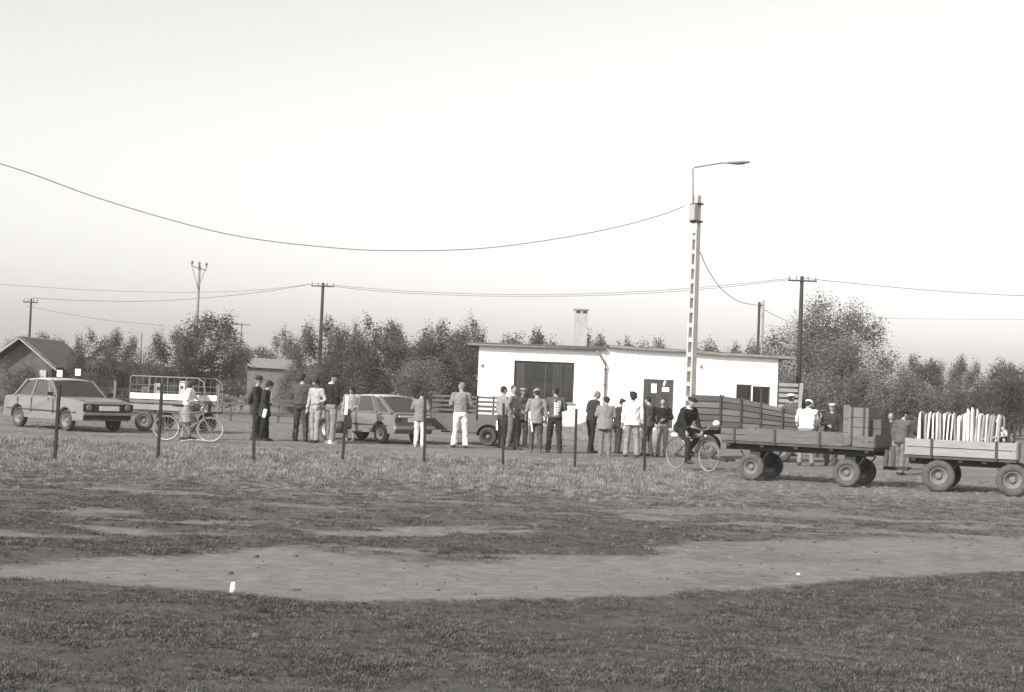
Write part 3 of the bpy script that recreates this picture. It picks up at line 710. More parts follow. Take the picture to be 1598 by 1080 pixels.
MB().tube([loc(P(1081.5, 345, LY)-g), loc(P(1081.5, 300, LY)-g), loc(pe)-Vector((0, 0, .05)), loc(pe)+rot @ Vector((.06, 0, .02)), loc(p2)], [.028, .028, .026, .026, .022], 8).build('lamp_arm', ARM, lamp, True)
dv = loc(p3)-loc(p2); hd = MB()
cs = [(0, .035, .03), (.1, .05, .035), (.35, .11, .06), (.8, .12, .055), (1.0, .06, .025)]
x_, y_ = frame_to(dv); hd.rings([(loc(p2)+dv*t_, x_*a, y_*b_) for t_, a, b_ in cs], 14); hd.build('lamp_head', mat('lamp_housing', .22, .30, 5, .5), lamp, True)
hd = MB(); hd.rings([(loc(p2)+dv*t_-Vector((0, 0, .035)), x_*a, y_*b_) for t_, a, b_ in ((.38, .08, .03), (.6, .1, .05), (.8, .085, .03))], 12); hd.build('lamp_glass', mat('lamp_lens', .10, .14, 3, .2), lamp, True)

def wood_pole(px, top, Y, arm, label, lean=0, r=.13, m=WOODP, kind='T'):
    g = GX(px, Y); zt = P(px, top, Y).z; t_ = thing('utility_pole', label, 'utility pole', g)
    sh = MB().tube([(0, 0, -.3), (0, 0, zt*.5), (0, 0, zt)], [r*1.2, r, r*.75], 10).build('shaft', m, t_, True)
    if kind == 'T':
        za = zt-.25; MB().box((0, -.13, za), (arm, .09, .08)).build('crossarm', WOODP, t_)
        for x in (-arm*.46, -arm*.2, arm*.2, arm*.46):
            MB().tube([(x, -.13, za+.04), (x, -.13, za+.10), (x, -.13, za+.2), (x, -.13, za+.26)], [.015, .03, .035, .015], 8).build('insulator', PORC, t_, True)
    if kind == 'Y':
        za = zt-.15; MB().beam((-arm/2, -.12, za+.1), (arm/2, -.12, za-.15), .07, .07).build('crossarm', M_HUB, t_)
        for s in (-1, 1): MB().beam((0, -.12, za-1.3), (s*arm*.42, -.12, za-.02), .035, .035).build('brace', M_HUB, t_)
        for x in (-arm*.47, 0, arm*.47):
            MB().tube([(x, -.12, za-.0-x*.09), (x, -.12, za+.16-x*.09), (x, -.12, za+.24-x*.09), (x, -.12, za+.38-x*.09)], [.02, .03, .09, .06], 8).build('insulator', PORC, t_, True)
    return g, zt
g = wood_pole(301, 414, 85, .95, 'grey pole with three insulators on a braced arm, before the big round tree', m=mat('grey_pole', .16, .22), kind='Y', r=.10)
wood_pole(495.5, 441, 96, 1.6, 'wooden pole with a crossarm rising out of the thicket left of the building')
wood_pole(1243.5, 431, 74, 1.55, 'wooden pole with a crossarm in front of the great willow-like tree')
wood_pole(41, 466, 96, 1.0, 'wooden crossarm pole at the far left above the tiled house', r=.09)
wood_pole(216.5, 520, 150, .8, 'thin distant pole in the sky gap left of the big round tree', kind='none', r=.11, m=M_HUB)
wood_pole(372, 503, 150, 1.9, 'distant pole peeping over the right side of the big round tree', kind='T', r=.1, m=M_HUB)
Yd = 88; g = GX(1181.5, Yd); zt = P(1182, 469, Yd).z; tw = thing('utility_pole', 'twin legged wooden pole without crossarm standing behind the roof', 'utility pole', g)
for s, m_ in ((-1, WOODP), (1, mat('pale_leg', .18, .25))):
    MB().tube([(s*.13, 0, -.3), (s*.12, 0, zt-.05*(1-s))], .085, 8).build('leg', m_, tw, True)
MB().box((0, 0, zt-.3), (.4, .1, .1)).build('tie_piece', M_IRON, tw)
def wire(pts, r, label):
    """pts: (px, py, Y) anchors along the cable, smoothed"""
    A = [P(*p) for p in pts]; out = []
    for i in range(len(A)-1):
        p0 = A[max(i-1, 0)]; p1 = A[i]; p2 = A[i+1]; p3 = A[min(i+2, len(A)-1)]
        for k in range(8):
            t_ = k/8; out.append(.5*((2*p1)+(-p0+p2)*t_+(2*p0-5*p1+4*p2-p3)*t_*t_+(-p0+3*p1-3*p2+p3)*t_**3))
    out.append(A[-1]); mb = MB().tube(out, r, 5); return tag(mb.build('wire', M_CABLE, None, True), label, 'wire')
M_CABLE = mat('cable', .10, .14)
wire([(-60, 238, 40), (40, 268, 40.5), (150, 308, 41.5), (280, 347, 42), (380, 370, 42.6), (490, 384, 43), (600, 391, 43.4), (740, 388.5, 44), (860, 374, 44.4), (960, 355, 44.8), (1030, 336, 45), (1067, 322, 45)], .014, 'long sagging cable from the left edge to the lattice lamp pole')
wire([(1083, 363, 45), (1093, 395, 52), (1109, 428, 60), (1130, 455, 70), (1155, 471, 80), (1180, 476, 88)], .018, 'slack cable dropping from the lattice lamp pole to the twin pole')
wire([(1180, 476, 88), (1205, 490, 92), (1235, 504, 98)], .017, 'short cable from the twin pole into the willow-like tree')
for dy, (x1, x2, x3), lb in ((0, (488, 1235, 0), 'upper of the two wires between the crossarm poles, passing behind the lattice pole'), (3, (503, 1228, 0), 'lower of the two wires between the crossarm poles, passing behind the lattice pole')):
    wire([(x1, 442+dy, 96), (600, 452+dy, 93), (720, 458+dy, 90), (840, 459.5+dy, 88), (960, 457+dy, 85), (1100, 448+dy, 82), (x2, 434+dy, 74)], .016, lb)
wire([(1252, 434, 74), (1340, 443, 78), (1450, 453, 75), (1583, 461, 72), (1720, 464, 70)], .018, 'wire running from the right crossarm pole to the right edge')
wire([(1252, 492, 84), (1400, 497, 84), (1650, 499, 84)], .008, 'faint thin wire low in the sky at the right')
wire([(48, 465, 96), (130, 469, 96), (230, 470, 96), (330, 464, 96), (420, 454, 96), (488, 443, 96)], .018, 'lower long wire between the far left pole and the pole left of the building')
wire([(-60, 440, 98), (48, 447, 97), (150, 453, 96), (260, 456, 96), (360, 455, 96), (430, 450, 96), (488, 443, 96)], .014, 'upper long wire between the far left pole and the pole left of the building')
wire([(38, 477, 96), (100, 489, 94), (170, 500, 90), (255, 508, 86)], .014, 'wire slanting down from the far left pole into the big round tree')

# ------------------------------------------------------------------ iron posts along the near edge of the yard
order = ['first', 'second', 'third', 'fourth', 'fifth', 'sixth', 'seventh', 'eighth']
tails = ['in front of the sedan front wheel', 'beside the standing bicycle', 'before the two dark coated men', 'its upper end white', 'beside the man in the long grey jacket', 'before the men left of the building window', 'standing clear before the earth heap', 'rightmost, beside the cyclist']
for i, (bxp, by, tx, ty) in enumerate([(85, 720, 93, 600), (246, 719, 253, 598), (396, 721, 398, 604), (534, 723, 542, 618), (662, 726, 664, 612), (785, 729, 786, 630), (897, 733, 899.5, 639), (1006, 738, 1007, 634)]):
    g = G(bxp, by); tp = P(tx, ty, g.y); t_ = thing('iron_post', f'{order[i]} rusty iron post from the left, {tails[i]}', 'post', g, 0, 'rusty iron posts in a row')
    top = tp-g; cut = .72 if i == 3 else 1.0
    mb = MB(); a = Vector((0, 0, -.15)); b_ = top*cut
    mb.beam(a, b_, .055, .055, Vector((0, 1, 0))); mb.build('shaft', mat('rusty_iron', .018, .035, 12, .9, .3), t_, bevel=.004)
    if i == 3: MB().beam(b_, top, .062, .062, Vector((0, 1, 0))).build('white_top', M_WHITE, t_, bevel=.004)  # upper part of the fourth post is white
    else: MB().beam(top-Vector((0, 0, .015)), top+Vector((0, 0, .012)), .064, .064, Vector((0, 1, 0))).build('cap', M_IRON, t_)

# ------------------------------------------------------------------ rail fence, gate
a, b_ = GX(322, 55), GX(700, 58)
fn = thing('rail_fence', 'low wooden rail fence across the yard behind the dark coated men', 'fence', a); d = b_-a; ln = d.length; dn = d.normalized()
fn.rotation_euler.z = math.atan2(dn.y, dn.x); FW_ = mat('old_rail', .07, .13, 5, .9, .3)
np_ = int(ln/.95)
for i in range(np_+1): MB().box((i*.95, 0, .5), (.09, .09, 1.15+.08*math.sin(i*5))).build('post', FW_, fn)
for z, tt in ((.92, .11), (.72, .10), (.30, .08)):
    for i in range(0, np_, 3):
        n3 = min(3, np_-i); MB().box((i*.95+n3*.475, -.07, z+.02*math.sin(i*7+z*9)), (n3*.95-.02, .03, tt)).build('rail', FW_, fn)
a = GX(150, 48); wf_ = thing('wire_fence', 'thin wire fence on pale posts between the sedan and the cage trailer', 'fence', a)
for i in range(5): MB().box((i*1.2-.6, 0, .72), (.07, .07, 1.5)).build('post', mat('pale_post', .13, .18), wf_)
for z in (.5, .85, 1.2): MB().tube([(-.6, -.04, z), (4.2, -.04, z)], .006, 4).build('strand', M_HUB, wf_)
gY = 66; a, b_ = GX(1213, gY), GX(1243, gY); zt = P(1228, 598, gY).z
gt = thing('slatted_gate', 'pale slatted wooden gate panel against the right end of the building', 'gate', a); W = b_.x-a.x
for k in range(8):
    z = zt-.08-k*.255; 
    if z > .1: MB().box((W/2, 0, z), (W, .03, .155)).build('slat', mat('pale_slat', .22, .30, 3, .85, .2), gt)
MB().box((W+.06, .02, zt/2), (.13, .1, zt+.1)).build('post', WOODP, gt); MB().box((-.0, .05, zt/2), (.08, .05, zt)).build('post', WOODP, gt)
p0, p1 = P(1245, 640, 64), P(1251, 598, 64); p0.z = 0
MB().beam((0, 0, 0), (p1-p0), .17, .03, Vector((0, 1, 0))).build('board', mat('fresh_board', .25, .3), None, loc=p0)
tag(bpy.data.objects['board.002'] if 'board.002' in bpy.data.objects else bpy.data.objects['board'], 'single pale plank leaning upright beside the slatted gate', 'plank')

# ------------------------------------------------------------------ vehicles
def wheel(parent, loc, r, w, rim_m=M_RIM, tyre_m=M_TYRE, face=-1, ratio=.62, nm='wheel'):
    """tyre with rounded shoulders, dished rim and hub; axle along y"""
    wh = MB().lathe([(r*ratio, -w/2), (r*.9, -w/2), (r*.98, -w*.36), (r, -w*.15), (r, w*.15), (r*.98, w*.36), (r*.9, w/2), (r*ratio, w/2)], n=32).build(nm, tyre_m, parent, True, loc=loc)
    f = face
    MB().lathe([(r*ratio+.003, -w*.4), (r*ratio*.96, -w*.47), (r*ratio*.86, -w*.45), (r*ratio*.8, -w*.2), (r*.25, -w*.12), (r*.25, w*.12), (r*ratio*.8, w*.2), (r*ratio+.003, w*.45)], n=28).build('rim', rim_m, wh, True)
    MB().lathe([(.001, -w*.42), (r*.13, -w*.40), (r*.22, -w*.22), (r*.26, -w*.1), (r*.26, w*.2), (.001, w*.2)], n=16).build('hub', M_HUB, wh, True)
    return wh
def rrect(pts, k=3): return pts
def car(label, loc, rz, body_v, prof, gh, wb, half, wr, roof_m, cat, hatch, group=None):
    """prof: side outline of the lower body (x forward, z), gh: dict of glasshouse corner stations, wb: axle x positions"""
    t_ = thing('parked_car', label, cat, loc, rz, group)
    PA = mat('car_paint_%d' % int(body_v*100), body_v, body_v*1.08, 2, .38, spec=.5)
    # lower outline with wheel arches cut in, from the rear bottom to the front bottom
    xr, xf = prof[0][0], prof[-1][0]; bottom = []
    zb = prof[0][1]
    arch = []
    for ax in sorted(wb, reverse=True):
        ra = wr+.055; arch.append((ax, ra))
    low = []
    for ax, ra in arch:
        h = wr+.01
        a0 = math.asin(max(-1, min(1, (zb-h)/ra)))
        for k in range(11):
            a = a0+(math.pi-2*a0)*k/10; low.append((ax+ra*math.cos(a), h+ra*math.sin(a)))
    poly = prof + low
    bm = bmesh.new()
    layers = [(-half+.0, .93, .02), (-half*.985, 1, 0), (half*.985, 1, 0), (half, .93, .02)]
    vl = []
    belt = gh['z0']; zmid = .60
    for y in (-1, -.55, .55, 1):
        row = []
        for (x, z) in poly:
            k = 1.0
            if abs(y) == 1: k = 1-.055*max(0, (z-zmid)/(belt-zmid))**1.5-.05*max(0, (zmid-.1-z)/.4)
            yy = y*half*k
            if abs(y) == 1:                      # round the plan corners
                if x > xf-.22: yy *= 1-.07*((x-(xf-.22))/.22)**2
                if x < xr+.22: yy *= 1-.06*(((xr+.22)-x)/.22)**2
            row.append(bm.verts.new((x, yy, z+(.012 if abs(y) < 1 and z > belt-.1 else 0))))
        vl.append(row)
    n_ = len(poly)
    for a, b_ in zip(vl, vl[1:]):
        for i in range(n_): bm.faces.new((a[i], a[(i+1) % n_], b_[(i+1) % n_], b_[i]))
    bm.faces.new(vl[0]); bm.faces.new(list(reversed(vl[-1])))
    bmesh.ops.recalc_face_normals(bm, faces=bm.faces)
    es = [e_ for e_ in bm.edges if e_.calc_face_angle(0) > .45 and (abs(e_.verts[0].co.y) > half*.8 and abs(e_.verts[1].co.y) > half*.8) and e_.verts[0].co.z > .5]
    bmesh.ops.bevel(bm, geom=es, offset=.022, segments=2, affect='EDGES', clamp_overlap=True)
    me = bpy.data.meshes.new('body'); bm.to_mesh(me); bm.free(); me.materials.append(PA); body = obj('body', me, t_)
    md = body.modifiers.new('t', 'TRIANGULATE')
    # glasshouse
    z0, z1 = gh['z0']+.005, gh['z1']; hb, ht = half*.93, half*.77
    def side(x, z, s): k = (z-z0)/(z1-z0); return Vector((x, s*(hb+(ht-hb)*k), z))
    r0, r1, f1, f0 = gh['rb'], gh['rt'], gh['ft'], gh['fb']
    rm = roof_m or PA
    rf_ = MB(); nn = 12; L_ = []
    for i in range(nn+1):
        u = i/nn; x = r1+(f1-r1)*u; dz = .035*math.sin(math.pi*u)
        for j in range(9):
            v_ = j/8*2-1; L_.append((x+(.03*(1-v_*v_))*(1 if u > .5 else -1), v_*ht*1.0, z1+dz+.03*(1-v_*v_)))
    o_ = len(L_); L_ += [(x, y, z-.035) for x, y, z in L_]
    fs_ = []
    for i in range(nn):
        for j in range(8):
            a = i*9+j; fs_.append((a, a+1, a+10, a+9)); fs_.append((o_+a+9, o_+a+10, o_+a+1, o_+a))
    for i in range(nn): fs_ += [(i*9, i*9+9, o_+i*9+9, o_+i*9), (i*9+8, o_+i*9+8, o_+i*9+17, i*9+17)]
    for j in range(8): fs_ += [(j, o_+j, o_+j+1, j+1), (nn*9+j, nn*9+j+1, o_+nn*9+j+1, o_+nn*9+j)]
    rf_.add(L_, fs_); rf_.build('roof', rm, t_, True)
    pil = lambda xb, xt, w, s, nm='pillar': MB().beam(side(xb, z0-.01, s), side(xt, z1+.0, s), .05, w, Vector((0, s, 0))).build(nm, PA, t_)
    for s in (-1, 1):
        pil(r0+.03, r1+.03, gh.get('cw', .10), s); pil(f0-.02, f1-.02, .055, s)
        ws = gh['b']; 
        for bxx, bt, w in ws: pil(bxx, bt, w, s)
        st_ = [(r0+.03, r1+.03)]+[(q_[0], q_[1]) for q_ in ws]+[(f0-.02, f1-.02)]
        for (xa_, xat), (xb_, xbt) in zip(st_, st_[1:]):
            c_ = [side(xa_, z0, s), side(xb_, z0, s), side(xbt, z1-.01, s), side(xat, z1-.01, s)]; nrm = Vector((0, -s*.012, 0))
            MB().hexa([c_[0], c_[1], c_[1]+nrm, c_[0]+nrm, c_[3], c_[2], c_[2]+nrm, c_[3]+nrm]).build('side_window', M_CARGLASS, t_)
        MB().box((0+(r0+f0)/2, s*(hb+.012), z0+.005), (f0-r0-.1, .02, .02)).build('window_trim', M_CHROME, t_)
    for nm, xb_, xt_, sg in (('windscreen', f0, f1, 1), ('rear_window', r0, r1, -1)):
        c_ = [Vector((xb_, -hb+.04, z0)), Vector((xb_, hb-.04, z0)), Vector((xt_, ht-.04, z1)), Vector((xt_, -ht+.04, z1))]; nrm = Vector((-sg*.012, 0, 0))
        MB().hexa([c_[0], c_[1], c_[1]+nrm, c_[0]+nrm, c_[3], c_[2], c_[2]+nrm, c_[3]+nrm]).build(nm, M_CARGLASS, t_)
    for s in (-1, 1): MB().beam((f0+.10, s*half*.80, belt+.012), (xf-.12, s*half*.78, prof[-4][1]+.03), .012, .014).build('bonnet_gap', M_BLACK, t_)
    for s in (-1, 1): MB().box((xf-.55, s*(half+.0), .60), (.07, .02, .035)).build('side_indicator', M_HUB, t_)
    # cabin: seats, floor
    SEAT = mat('seat_cloth', .14, .20)
    for x in ((f0+r0)/2+.25, (f0+r0)/2-.55):
        MB().box((x, 0, .62), (.45, 2*half-.35, .3)).box((x-.25, 0, .87), (.14, 2*half-.35, .5)).build('seat', SEAT, t_, bevel=.04)
    MB().box((f0-.25, 0, z0-.05), (.3, 2*hb-.12, .14)).build('dashboard', M_BLACK, t_)
    MB().lathe([(.18, -.012), (.2, 0), (.18, .012), (.165, 0)], (f0-.5, .35, z0+.02), 'x', 18).build('steering_wheel', M_BLACK, t_)
    for ax in wb:
        for s in (-1, 1):
            wh = wheel(t_, (ax, s*(half-.10), wr), wr, .16, mat('pale_rim', .34, .42, 8, .6) if hatch else M_RIM, M_TYRE)
            if s == 1: wh.rotation_euler.z = math.pi
    # underside
    MB().box(((xr+xf)/2, 0, zb+.06), (xf-xr-.35, 2*half-.42, .1)).build('underbody', M_BLACK, t_)
    for s in (-1, 1):
        y = s*(half*1.0+.0)
        dx = gh['b'][-1 if not hatch else 0][0]
        MB().box((dx-.05, s*(half*.985), .86), (.14, .03, .025)).build('door_handle', M_CHROME, t_)
        for x in gh['doors']: MB().box((x, s*(half*.99), (zb+.12+belt)/2), (.012, .022, belt-zb-.2)).build('door_gap', M_BLACK, t_)
        MB().box(((xr+xf)/2, s*(half+.004), .53), (xf-xr-.5, .012, .022)).build('side_trim', M_BLACK, t_)
        MB().tube([(f0-.1, s*half*.9, z0), (f0-.1, s*(half+.08), z0+.06)], .01, 5).box((f0-.11, s*(half+.13), z0+.09), (.03, .15, .09)).build('door_mirror', M_BLACK, t_)
    return t_, PA
BH = .0
sed_prof = [(-2.02, .30), (-2.04, .55), (-2.03, .80), (-1.95, .885), (-1.35, .915), (.78, .915), (1.55, .88), (1.97, .825), (2.03, .77), (2.02, .45), (1.98, .32)]
# two wheel stations; yaw: front towards the right and the camera
g1 = GX(96, 40.2)
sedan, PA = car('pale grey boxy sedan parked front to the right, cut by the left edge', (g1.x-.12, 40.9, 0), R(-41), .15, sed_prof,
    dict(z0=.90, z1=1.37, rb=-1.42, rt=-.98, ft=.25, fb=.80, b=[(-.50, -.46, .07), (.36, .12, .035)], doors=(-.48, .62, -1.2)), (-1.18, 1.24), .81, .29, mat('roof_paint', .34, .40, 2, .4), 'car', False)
sedan.scale = (1.08, 1.05, 1.05)
MB().box((2.03, 0, .66), (.03, 1.3, .20)).build('grille', M_BLACK, sedan)
for k in range(5): MB().box((2.048, 0, .60+k*.035), (.012, .82, .010)).build('grille_bar', M_HUB, sedan)
for s in (-1, 1):
    MB().box((2.05, s*.60, .67), (.02, .34, .20)).build('headlight_surround', M_BLACK, sedan)
    MB().lathe([(.001, .03), (.075, .02), (.09, 0), (.001, 0)], (2.055, s*.60, .67), 'x', 16).build('headlight', mat('lamp_lens2', .12, .2, 4, .15), sedan, True)
MB().box((2.075, .02, .655), (.015, .60, .13)).build('number_plate', M_WHITE, sedan)
MB().box((2.09, 0, .50), (.10, 1.62, .065)).build('bumper', M_CHROME, sedan, bevel=.025)
MB().box((2.035, 0, .41), (.03, 1.46, .10)).build('dark_recess_strip', M_BLACK, sedan)  # black strip paints in the dark recess under the bumper
MB().box((-2.09, 0, .50), (.10, 1.62, .10)).build('bumper', M_CHROME, sedan, bevel=.03)
for s in (-1, 1): MB().box((-2.04, s*.6, .72), (.04, .3, .14)).build('tail_light', M_BLACK, sedan)
for k in (-1, 1): MB().beam((.83, k*.28-.1, .935), (.62, k*.28+.12, 1.10), .012, .012).build('wiper', M_BLACK, sedan)

hat_prof = [(-1.80, .30), (-1.83, .50), (-1.80, .86), (-1.72, .90), (.78, .90), (1.45, .86), (1.80, .76), (1.84, .60), (1.82, .42), (1.78, .30)]
g2 = GX(596, 39.8)
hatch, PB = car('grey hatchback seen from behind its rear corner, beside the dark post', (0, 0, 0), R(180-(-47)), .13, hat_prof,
    dict(z0=.88, z1=1.34, rb=-1.72, rt=-1.02, ft=.16, fb=.92, b=[(-1.10, -.74, .20), (-.18, -.16, .07)], doors=(-.16, .86, -1.1), cw=.12), (-1.22, 1.22), .79, .28, mat('roof_highlight', .36, .42, 2, .4), 'car', True)  # hatchback roof paler than its body: the highlight is put into the colour
# put its near rear wheel where it stands in the picture
hy = R(180-43); hatch.rotation_euler.z = hy
lw = Vector((-1.22, .69, 0)); wv = Matrix.Rotation(hy, 3, 'Z') @ lw; 
MB().box((-1.86, 0, .47), (.10, 1.60, .11)).build('bumper', mat('grey_bumper', .28, .36), hatch, bevel=.03)
MB().box((1.86, 0, .50), (.12, 1.60, .14)).build('bumper', M_BLACK, hatch, bevel=.03)
for s in (-1, 1): MB().box((-1.825, s*.62, .70), (.03, .26, .13)).build('tail_light', mat('dark_lens', .07, .10, 3, .2), hatch); MB().box((1.84, s*.6, .64), (.03, .28, .16)).build('headlight', M_GLASS, hatch)
MB().box((-1.835, 0, .70), (.015, .5, .12)).build('number_plate', M_WHITE, hatch)
MB().box((-1.83, 0, .80), (.02, 1.2, .05)).build('tailgate_trim', M_WHITE, hatch)
a = Matrix.Rotation(hy, 3, 'Z') @ Vector((-1.22, -.69, 0)); b_ = Matrix.Rotation(hy, 3, 'Z') @ Vector((-1.22, .69, 0)); nw = a if a.x < b_.x else b_
hatch.location = (g2.x-nw.x, 39.6-nw.y, 0)

def flatbed(label, loc, rz, Lb, Wd, z0, z1, board_m, segs, wr, axles, dbl=1.0, wm=M_RIM, stake_x=()):
    t_ = thing('flatbed_trailer', label, 'trailer', loc, rz)
    MB().box((Lb/2, Wd/2, z0-.03), (Lb-.02, Wd-.02, .05)).build('bed', M_PLANKD, t_)
    for y in (.25, Wd-.25): MB().box((Lb/2, y, z0-.12), (Lb-.1, .09, .12)).build('chassis_beam', M_FRAME, t_)
    for k in range(5): MB().box((.15+(Lb-.3)*k/4, Wd/2, z0-.085), (.08, Wd-.06, .05)).build('cross_member', M_FRAME, t_)
    for y, sgn in ((0, -1), (Wd, 1)):
        for xa, xb, zt_ in segs:
            nb = 2; hgt = (zt_-z0)/nb
            for k in range(nb): MB().box(((xa+xb)/2, y, z0+hgt*(k+.5)), (xb-xa-.014, .028, hgt-.016)).build('side_board', board_m, t_)
        for x in stake_x: MB().box((x, y+sgn*.026, (z0+z1)/2-.02), (.045, .022, z1-z0+.06)).build('stake', M_IRON, t_)
    for x in (0, Lb): MB().box((x, Wd/2, (z0+z1)/2), (.028, Wd-.035, z1-z0)).build('end_board', board_m, t_)
    for ax in axles:
        MB().tube([(ax, .0, wr), (ax, Wd, wr)], .035, 8).build('axle', M_IRON, t_)
        MB().box((ax, Wd/2, (wr+z0-.18)/2+.05), (.22, Wd-.5, max(.06, z0-.18-wr))).build('bolster', M_FRAME, t_)
        for y in (.22, Wd-.22): MB().tube([(ax-.3, y, z0-.2), (ax-.12, y, wr+.07), (ax+.12, y, wr+.07), (ax+.3, y, z0-.2)], .025, 6, .6).build('leaf_spring', M_IRON, t_)
        for y, fl in ((.06, 0), (Wd-.06, 1)):
            w_ = wheel(t_, (ax, y, wr), wr, .17, wm, M_TYRED, ratio=.55)
            if fl: w_.rotation_euler.z = math.pi
    MB().beam((0, Wd/2-.25, wr+.08), (-dbl, Wd/2, .38), .06, .06).beam((0, Wd/2+.25, wr+.08), (-dbl, Wd/2, .38), .06, .06).build('drawbar', M_IRON, t_)
    return t_
p0 = GX(1123, 28.6); p1 = GX(1362, 27.1); d = p1-p0; Lb = d.length; yaw = math.atan2(d.y, d.x)
kx = lambda px: Lb*(px-1123)/(1362-1123)
ga = kx(1316)
tr1 = flatbed('grey flatbed trailer with low board sides, loaded with crates at its rear', p0, yaw, Lb, 1.35, .80, 1.06, mat('grey_side_board', .085, .125, 3, .85, .3, 24, stretch=(1, 6, 6)),
    [(0, kx(1145), 1.06), (kx(1145), kx(1210), 1.06), (kx(1210), kx(1280), 1.06), (kx(1280), ga, 1.06), (kx(1330), Lb, 1.03)], .275, (kx(1173), kx(1322)), dbl=.35, stake_x=(kx(1145), kx(1210), kx(1280)))
# load of trailer 1
def on(root, x, y, z): return Matrix.Translation(root.location) @ Matrix.Rotation(root.rotation_euler.z, 4, 'Z') @ Vector((x, y, z))
def crate(root, x, y, z, w, dp, h, n, m, label, straps=(), rz=0, open_top=True, group=None):
    t_ = thing('crate', label, 'crate', on(root, x, y, z), root.rotation_euler.z+rz, group)
    for yy in (-dp/2, dp/2):
        for k in range(n): MB().box((0, yy, h*(k+.5)/n), (w, .02, h/n-.012)).build('slat', m, t_)
    for xx in (-w/2+.01, w/2-.01):
        for k in range(n): MB().box((xx, 0, h*(k+.5)/n), (.02, dp-.024, h/n-.012)).build('slat', m, t_)
    for s in straps: MB().box((w*s, -dp/2-.017, h/2), (.035, .012, h+.02)).build('strap', M_IRON, t_)
    MB().box((0, 0, .015), (w-.05, dp-.05, .02)).build('bottom', M_PLANKD, t_)
    if not open_top: MB().box((0, 0, h-.005), (w, dp, .02)).build('lid', m, t_)
    return t_
PLG = mat('crate_wood', .11, .155, 3, .85, .3, 24, stretch=(1, 5, 5))
crate(tr1, kx(1331), .75, .80, .40, .8, .78, 4, PLG, 'upright slatted crate with two dark straps at the rear of the grey trailer', (-.32, .28), open_top=False)
crate(tr1, kx(1309), .9, .80, .14, .7, .82, 3, PLG, 'narrow upright crate left of the strapped crate on the grey trailer', open_top=False)
crate(tr1, kx(1352), .9, .80, .26, .7, .55, 3, mat('dull_crate', .07, .10, 3), 'low dull crate at the rear end of the grey trailer', open_top=False)

# high wagon behind trailer 1
q0, q1 = GX(1076, 38.2), GX(1246, 37.6); d = q1-q0; Lw = d.length; yw = math.atan2(d.y, d.x)
hw2 = thing('high_wagon', 'high plank sided wagon standing behind the grey flatbed trailer', 'wagon', q0, yw); Wd = 1.3; zb_ = .86
ztl, ztr = 1.76, 1.40; nrow = 5
HP = [mat('wagon_plank', .075, .11, 2, .85, .3, 24, stretch=(.5, 20, 20)), mat('wagon_plank_dark', .055, .08, 2, .85, .3, 24, stretch=(.5, 20, 20)), mat('wagon_plank_pale', .10, .14, 2, .85, .3, 24, stretch=(.5, 20, 20))]
def ztop_(x): return ztl+(ztr-ztl)*max(0, (x/Lw-.35))/.65
secs = [0, .27, .46, .64, .84, 1.0]
for y in (0, Wd):
    for a, b_ in zip(secs, secs[1:]):
        xa, xb = a*Lw, b_*Lw
        for k in range(nrow):
            za0, za1 = [zb_+(ztop_(xa)-zb_)*(k+q_)/nrow for q_ in (0, 1)]; zc0, zc1 = [zb_+(ztop_(xb)-zb_)*(k+q_)/nrow for q_ in (0, 1)]
            yo = y+.006*((k*3+int(a*10)) % 3)
            MB().hexa([(xa+.01, yo-.013, za0+.013), (xb-.01, yo-.013, zc0+.013), (xb-.01, yo+.013, zc0+.013), (xa+.01, yo+.013, za0+.013), (xa+.01, yo-.013, za1-.013), (xb-.01, yo-.013, zc1-.013), (xb-.01, yo+.013, zc1-.013), (xa+.01, yo+.013, za1-.013)]).build('plank', HP[(0, 1, 0, 2, 1)[(k+int(a*7)) % 5]], hw2)
    for s in secs[1:-1]: MB().box((s*Lw, y-.04 if y == 0 else y+.04, (zb_+ztop_(s*Lw))/2+.01), (.05, .03, ztop_(s*Lw)-zb_+.04)).build('stake', M_IRON, hw2)
for x, zt_ in ((0, ztl), (Lw, ztr)):
    for k in range(nrow): MB().box((x, Wd/2, zb_+(zt_-zb_)*(k+.5)/nrow), (.026, Wd-.04, (zt_-zb_)/nrow-.01)).build('plank', HP[k % 2], hw2)
for y in (.03, Wd-.03):  # dark sheets added behind the planks so the gaps look shaded
    MB().hexa([(.02, y-.008, zb_+.01), (Lw-.02, y-.008, zb_+.01), (Lw-.02, y+.008, zb_+.01), (.02, y+.008, zb_+.01), (.02, y-.008, ztl-.05), (Lw-.02, y-.008, ztr-.06), (Lw-.02, y+.008, ztr-.06), (.02, y+.008, ztl-.05)]).build('gap_shade_sheet', M_FRAME, hw2)
MB().box((Lw/2, Wd/2, zb_-.03), (Lw, Wd, .05)).build('bed', M_PLANKD, hw2)
for y in (.25, Wd-.25): MB().box((Lw/2, y, zb_-.12), (Lw, .08, .12)).build('chassis_beam', M_FRAME, hw2)
for ax in (.45, Lw-.5):
    MB().tube([(ax, 0, .33), (ax, Wd, .33)], .04, 8).build('axle', M_IRON, hw2); MB().box((ax, Wd/2, .58), (.3, .7, .44)).build('bolster', M_FRAME, hw2)
    for y in (.05, Wd-.05): wheel(hw2, (ax, y, .33), .33, .17, M_HUB, M_TYRE, ratio=.55)
MB().ball(P(1118, 661, 37.8)-Vector((0, 0, 0)), (.10, .09, .085), 12, 8).build('white_bundle', M_WHITE, None, True)
tag(bpy.data.objects['white_bundle'], 'small round white bundle stuck at the front corner of the high wagon', 'bundle')
MB().beam(P(1116, 664, 37.7), P(1150, 671, 37.5), .03, .03).build('wagon_pole', M_PLANKD, None)
tag(bpy.data.objects['wagon_pole'], 'short wooden pole under the round white bundle', 'pole')

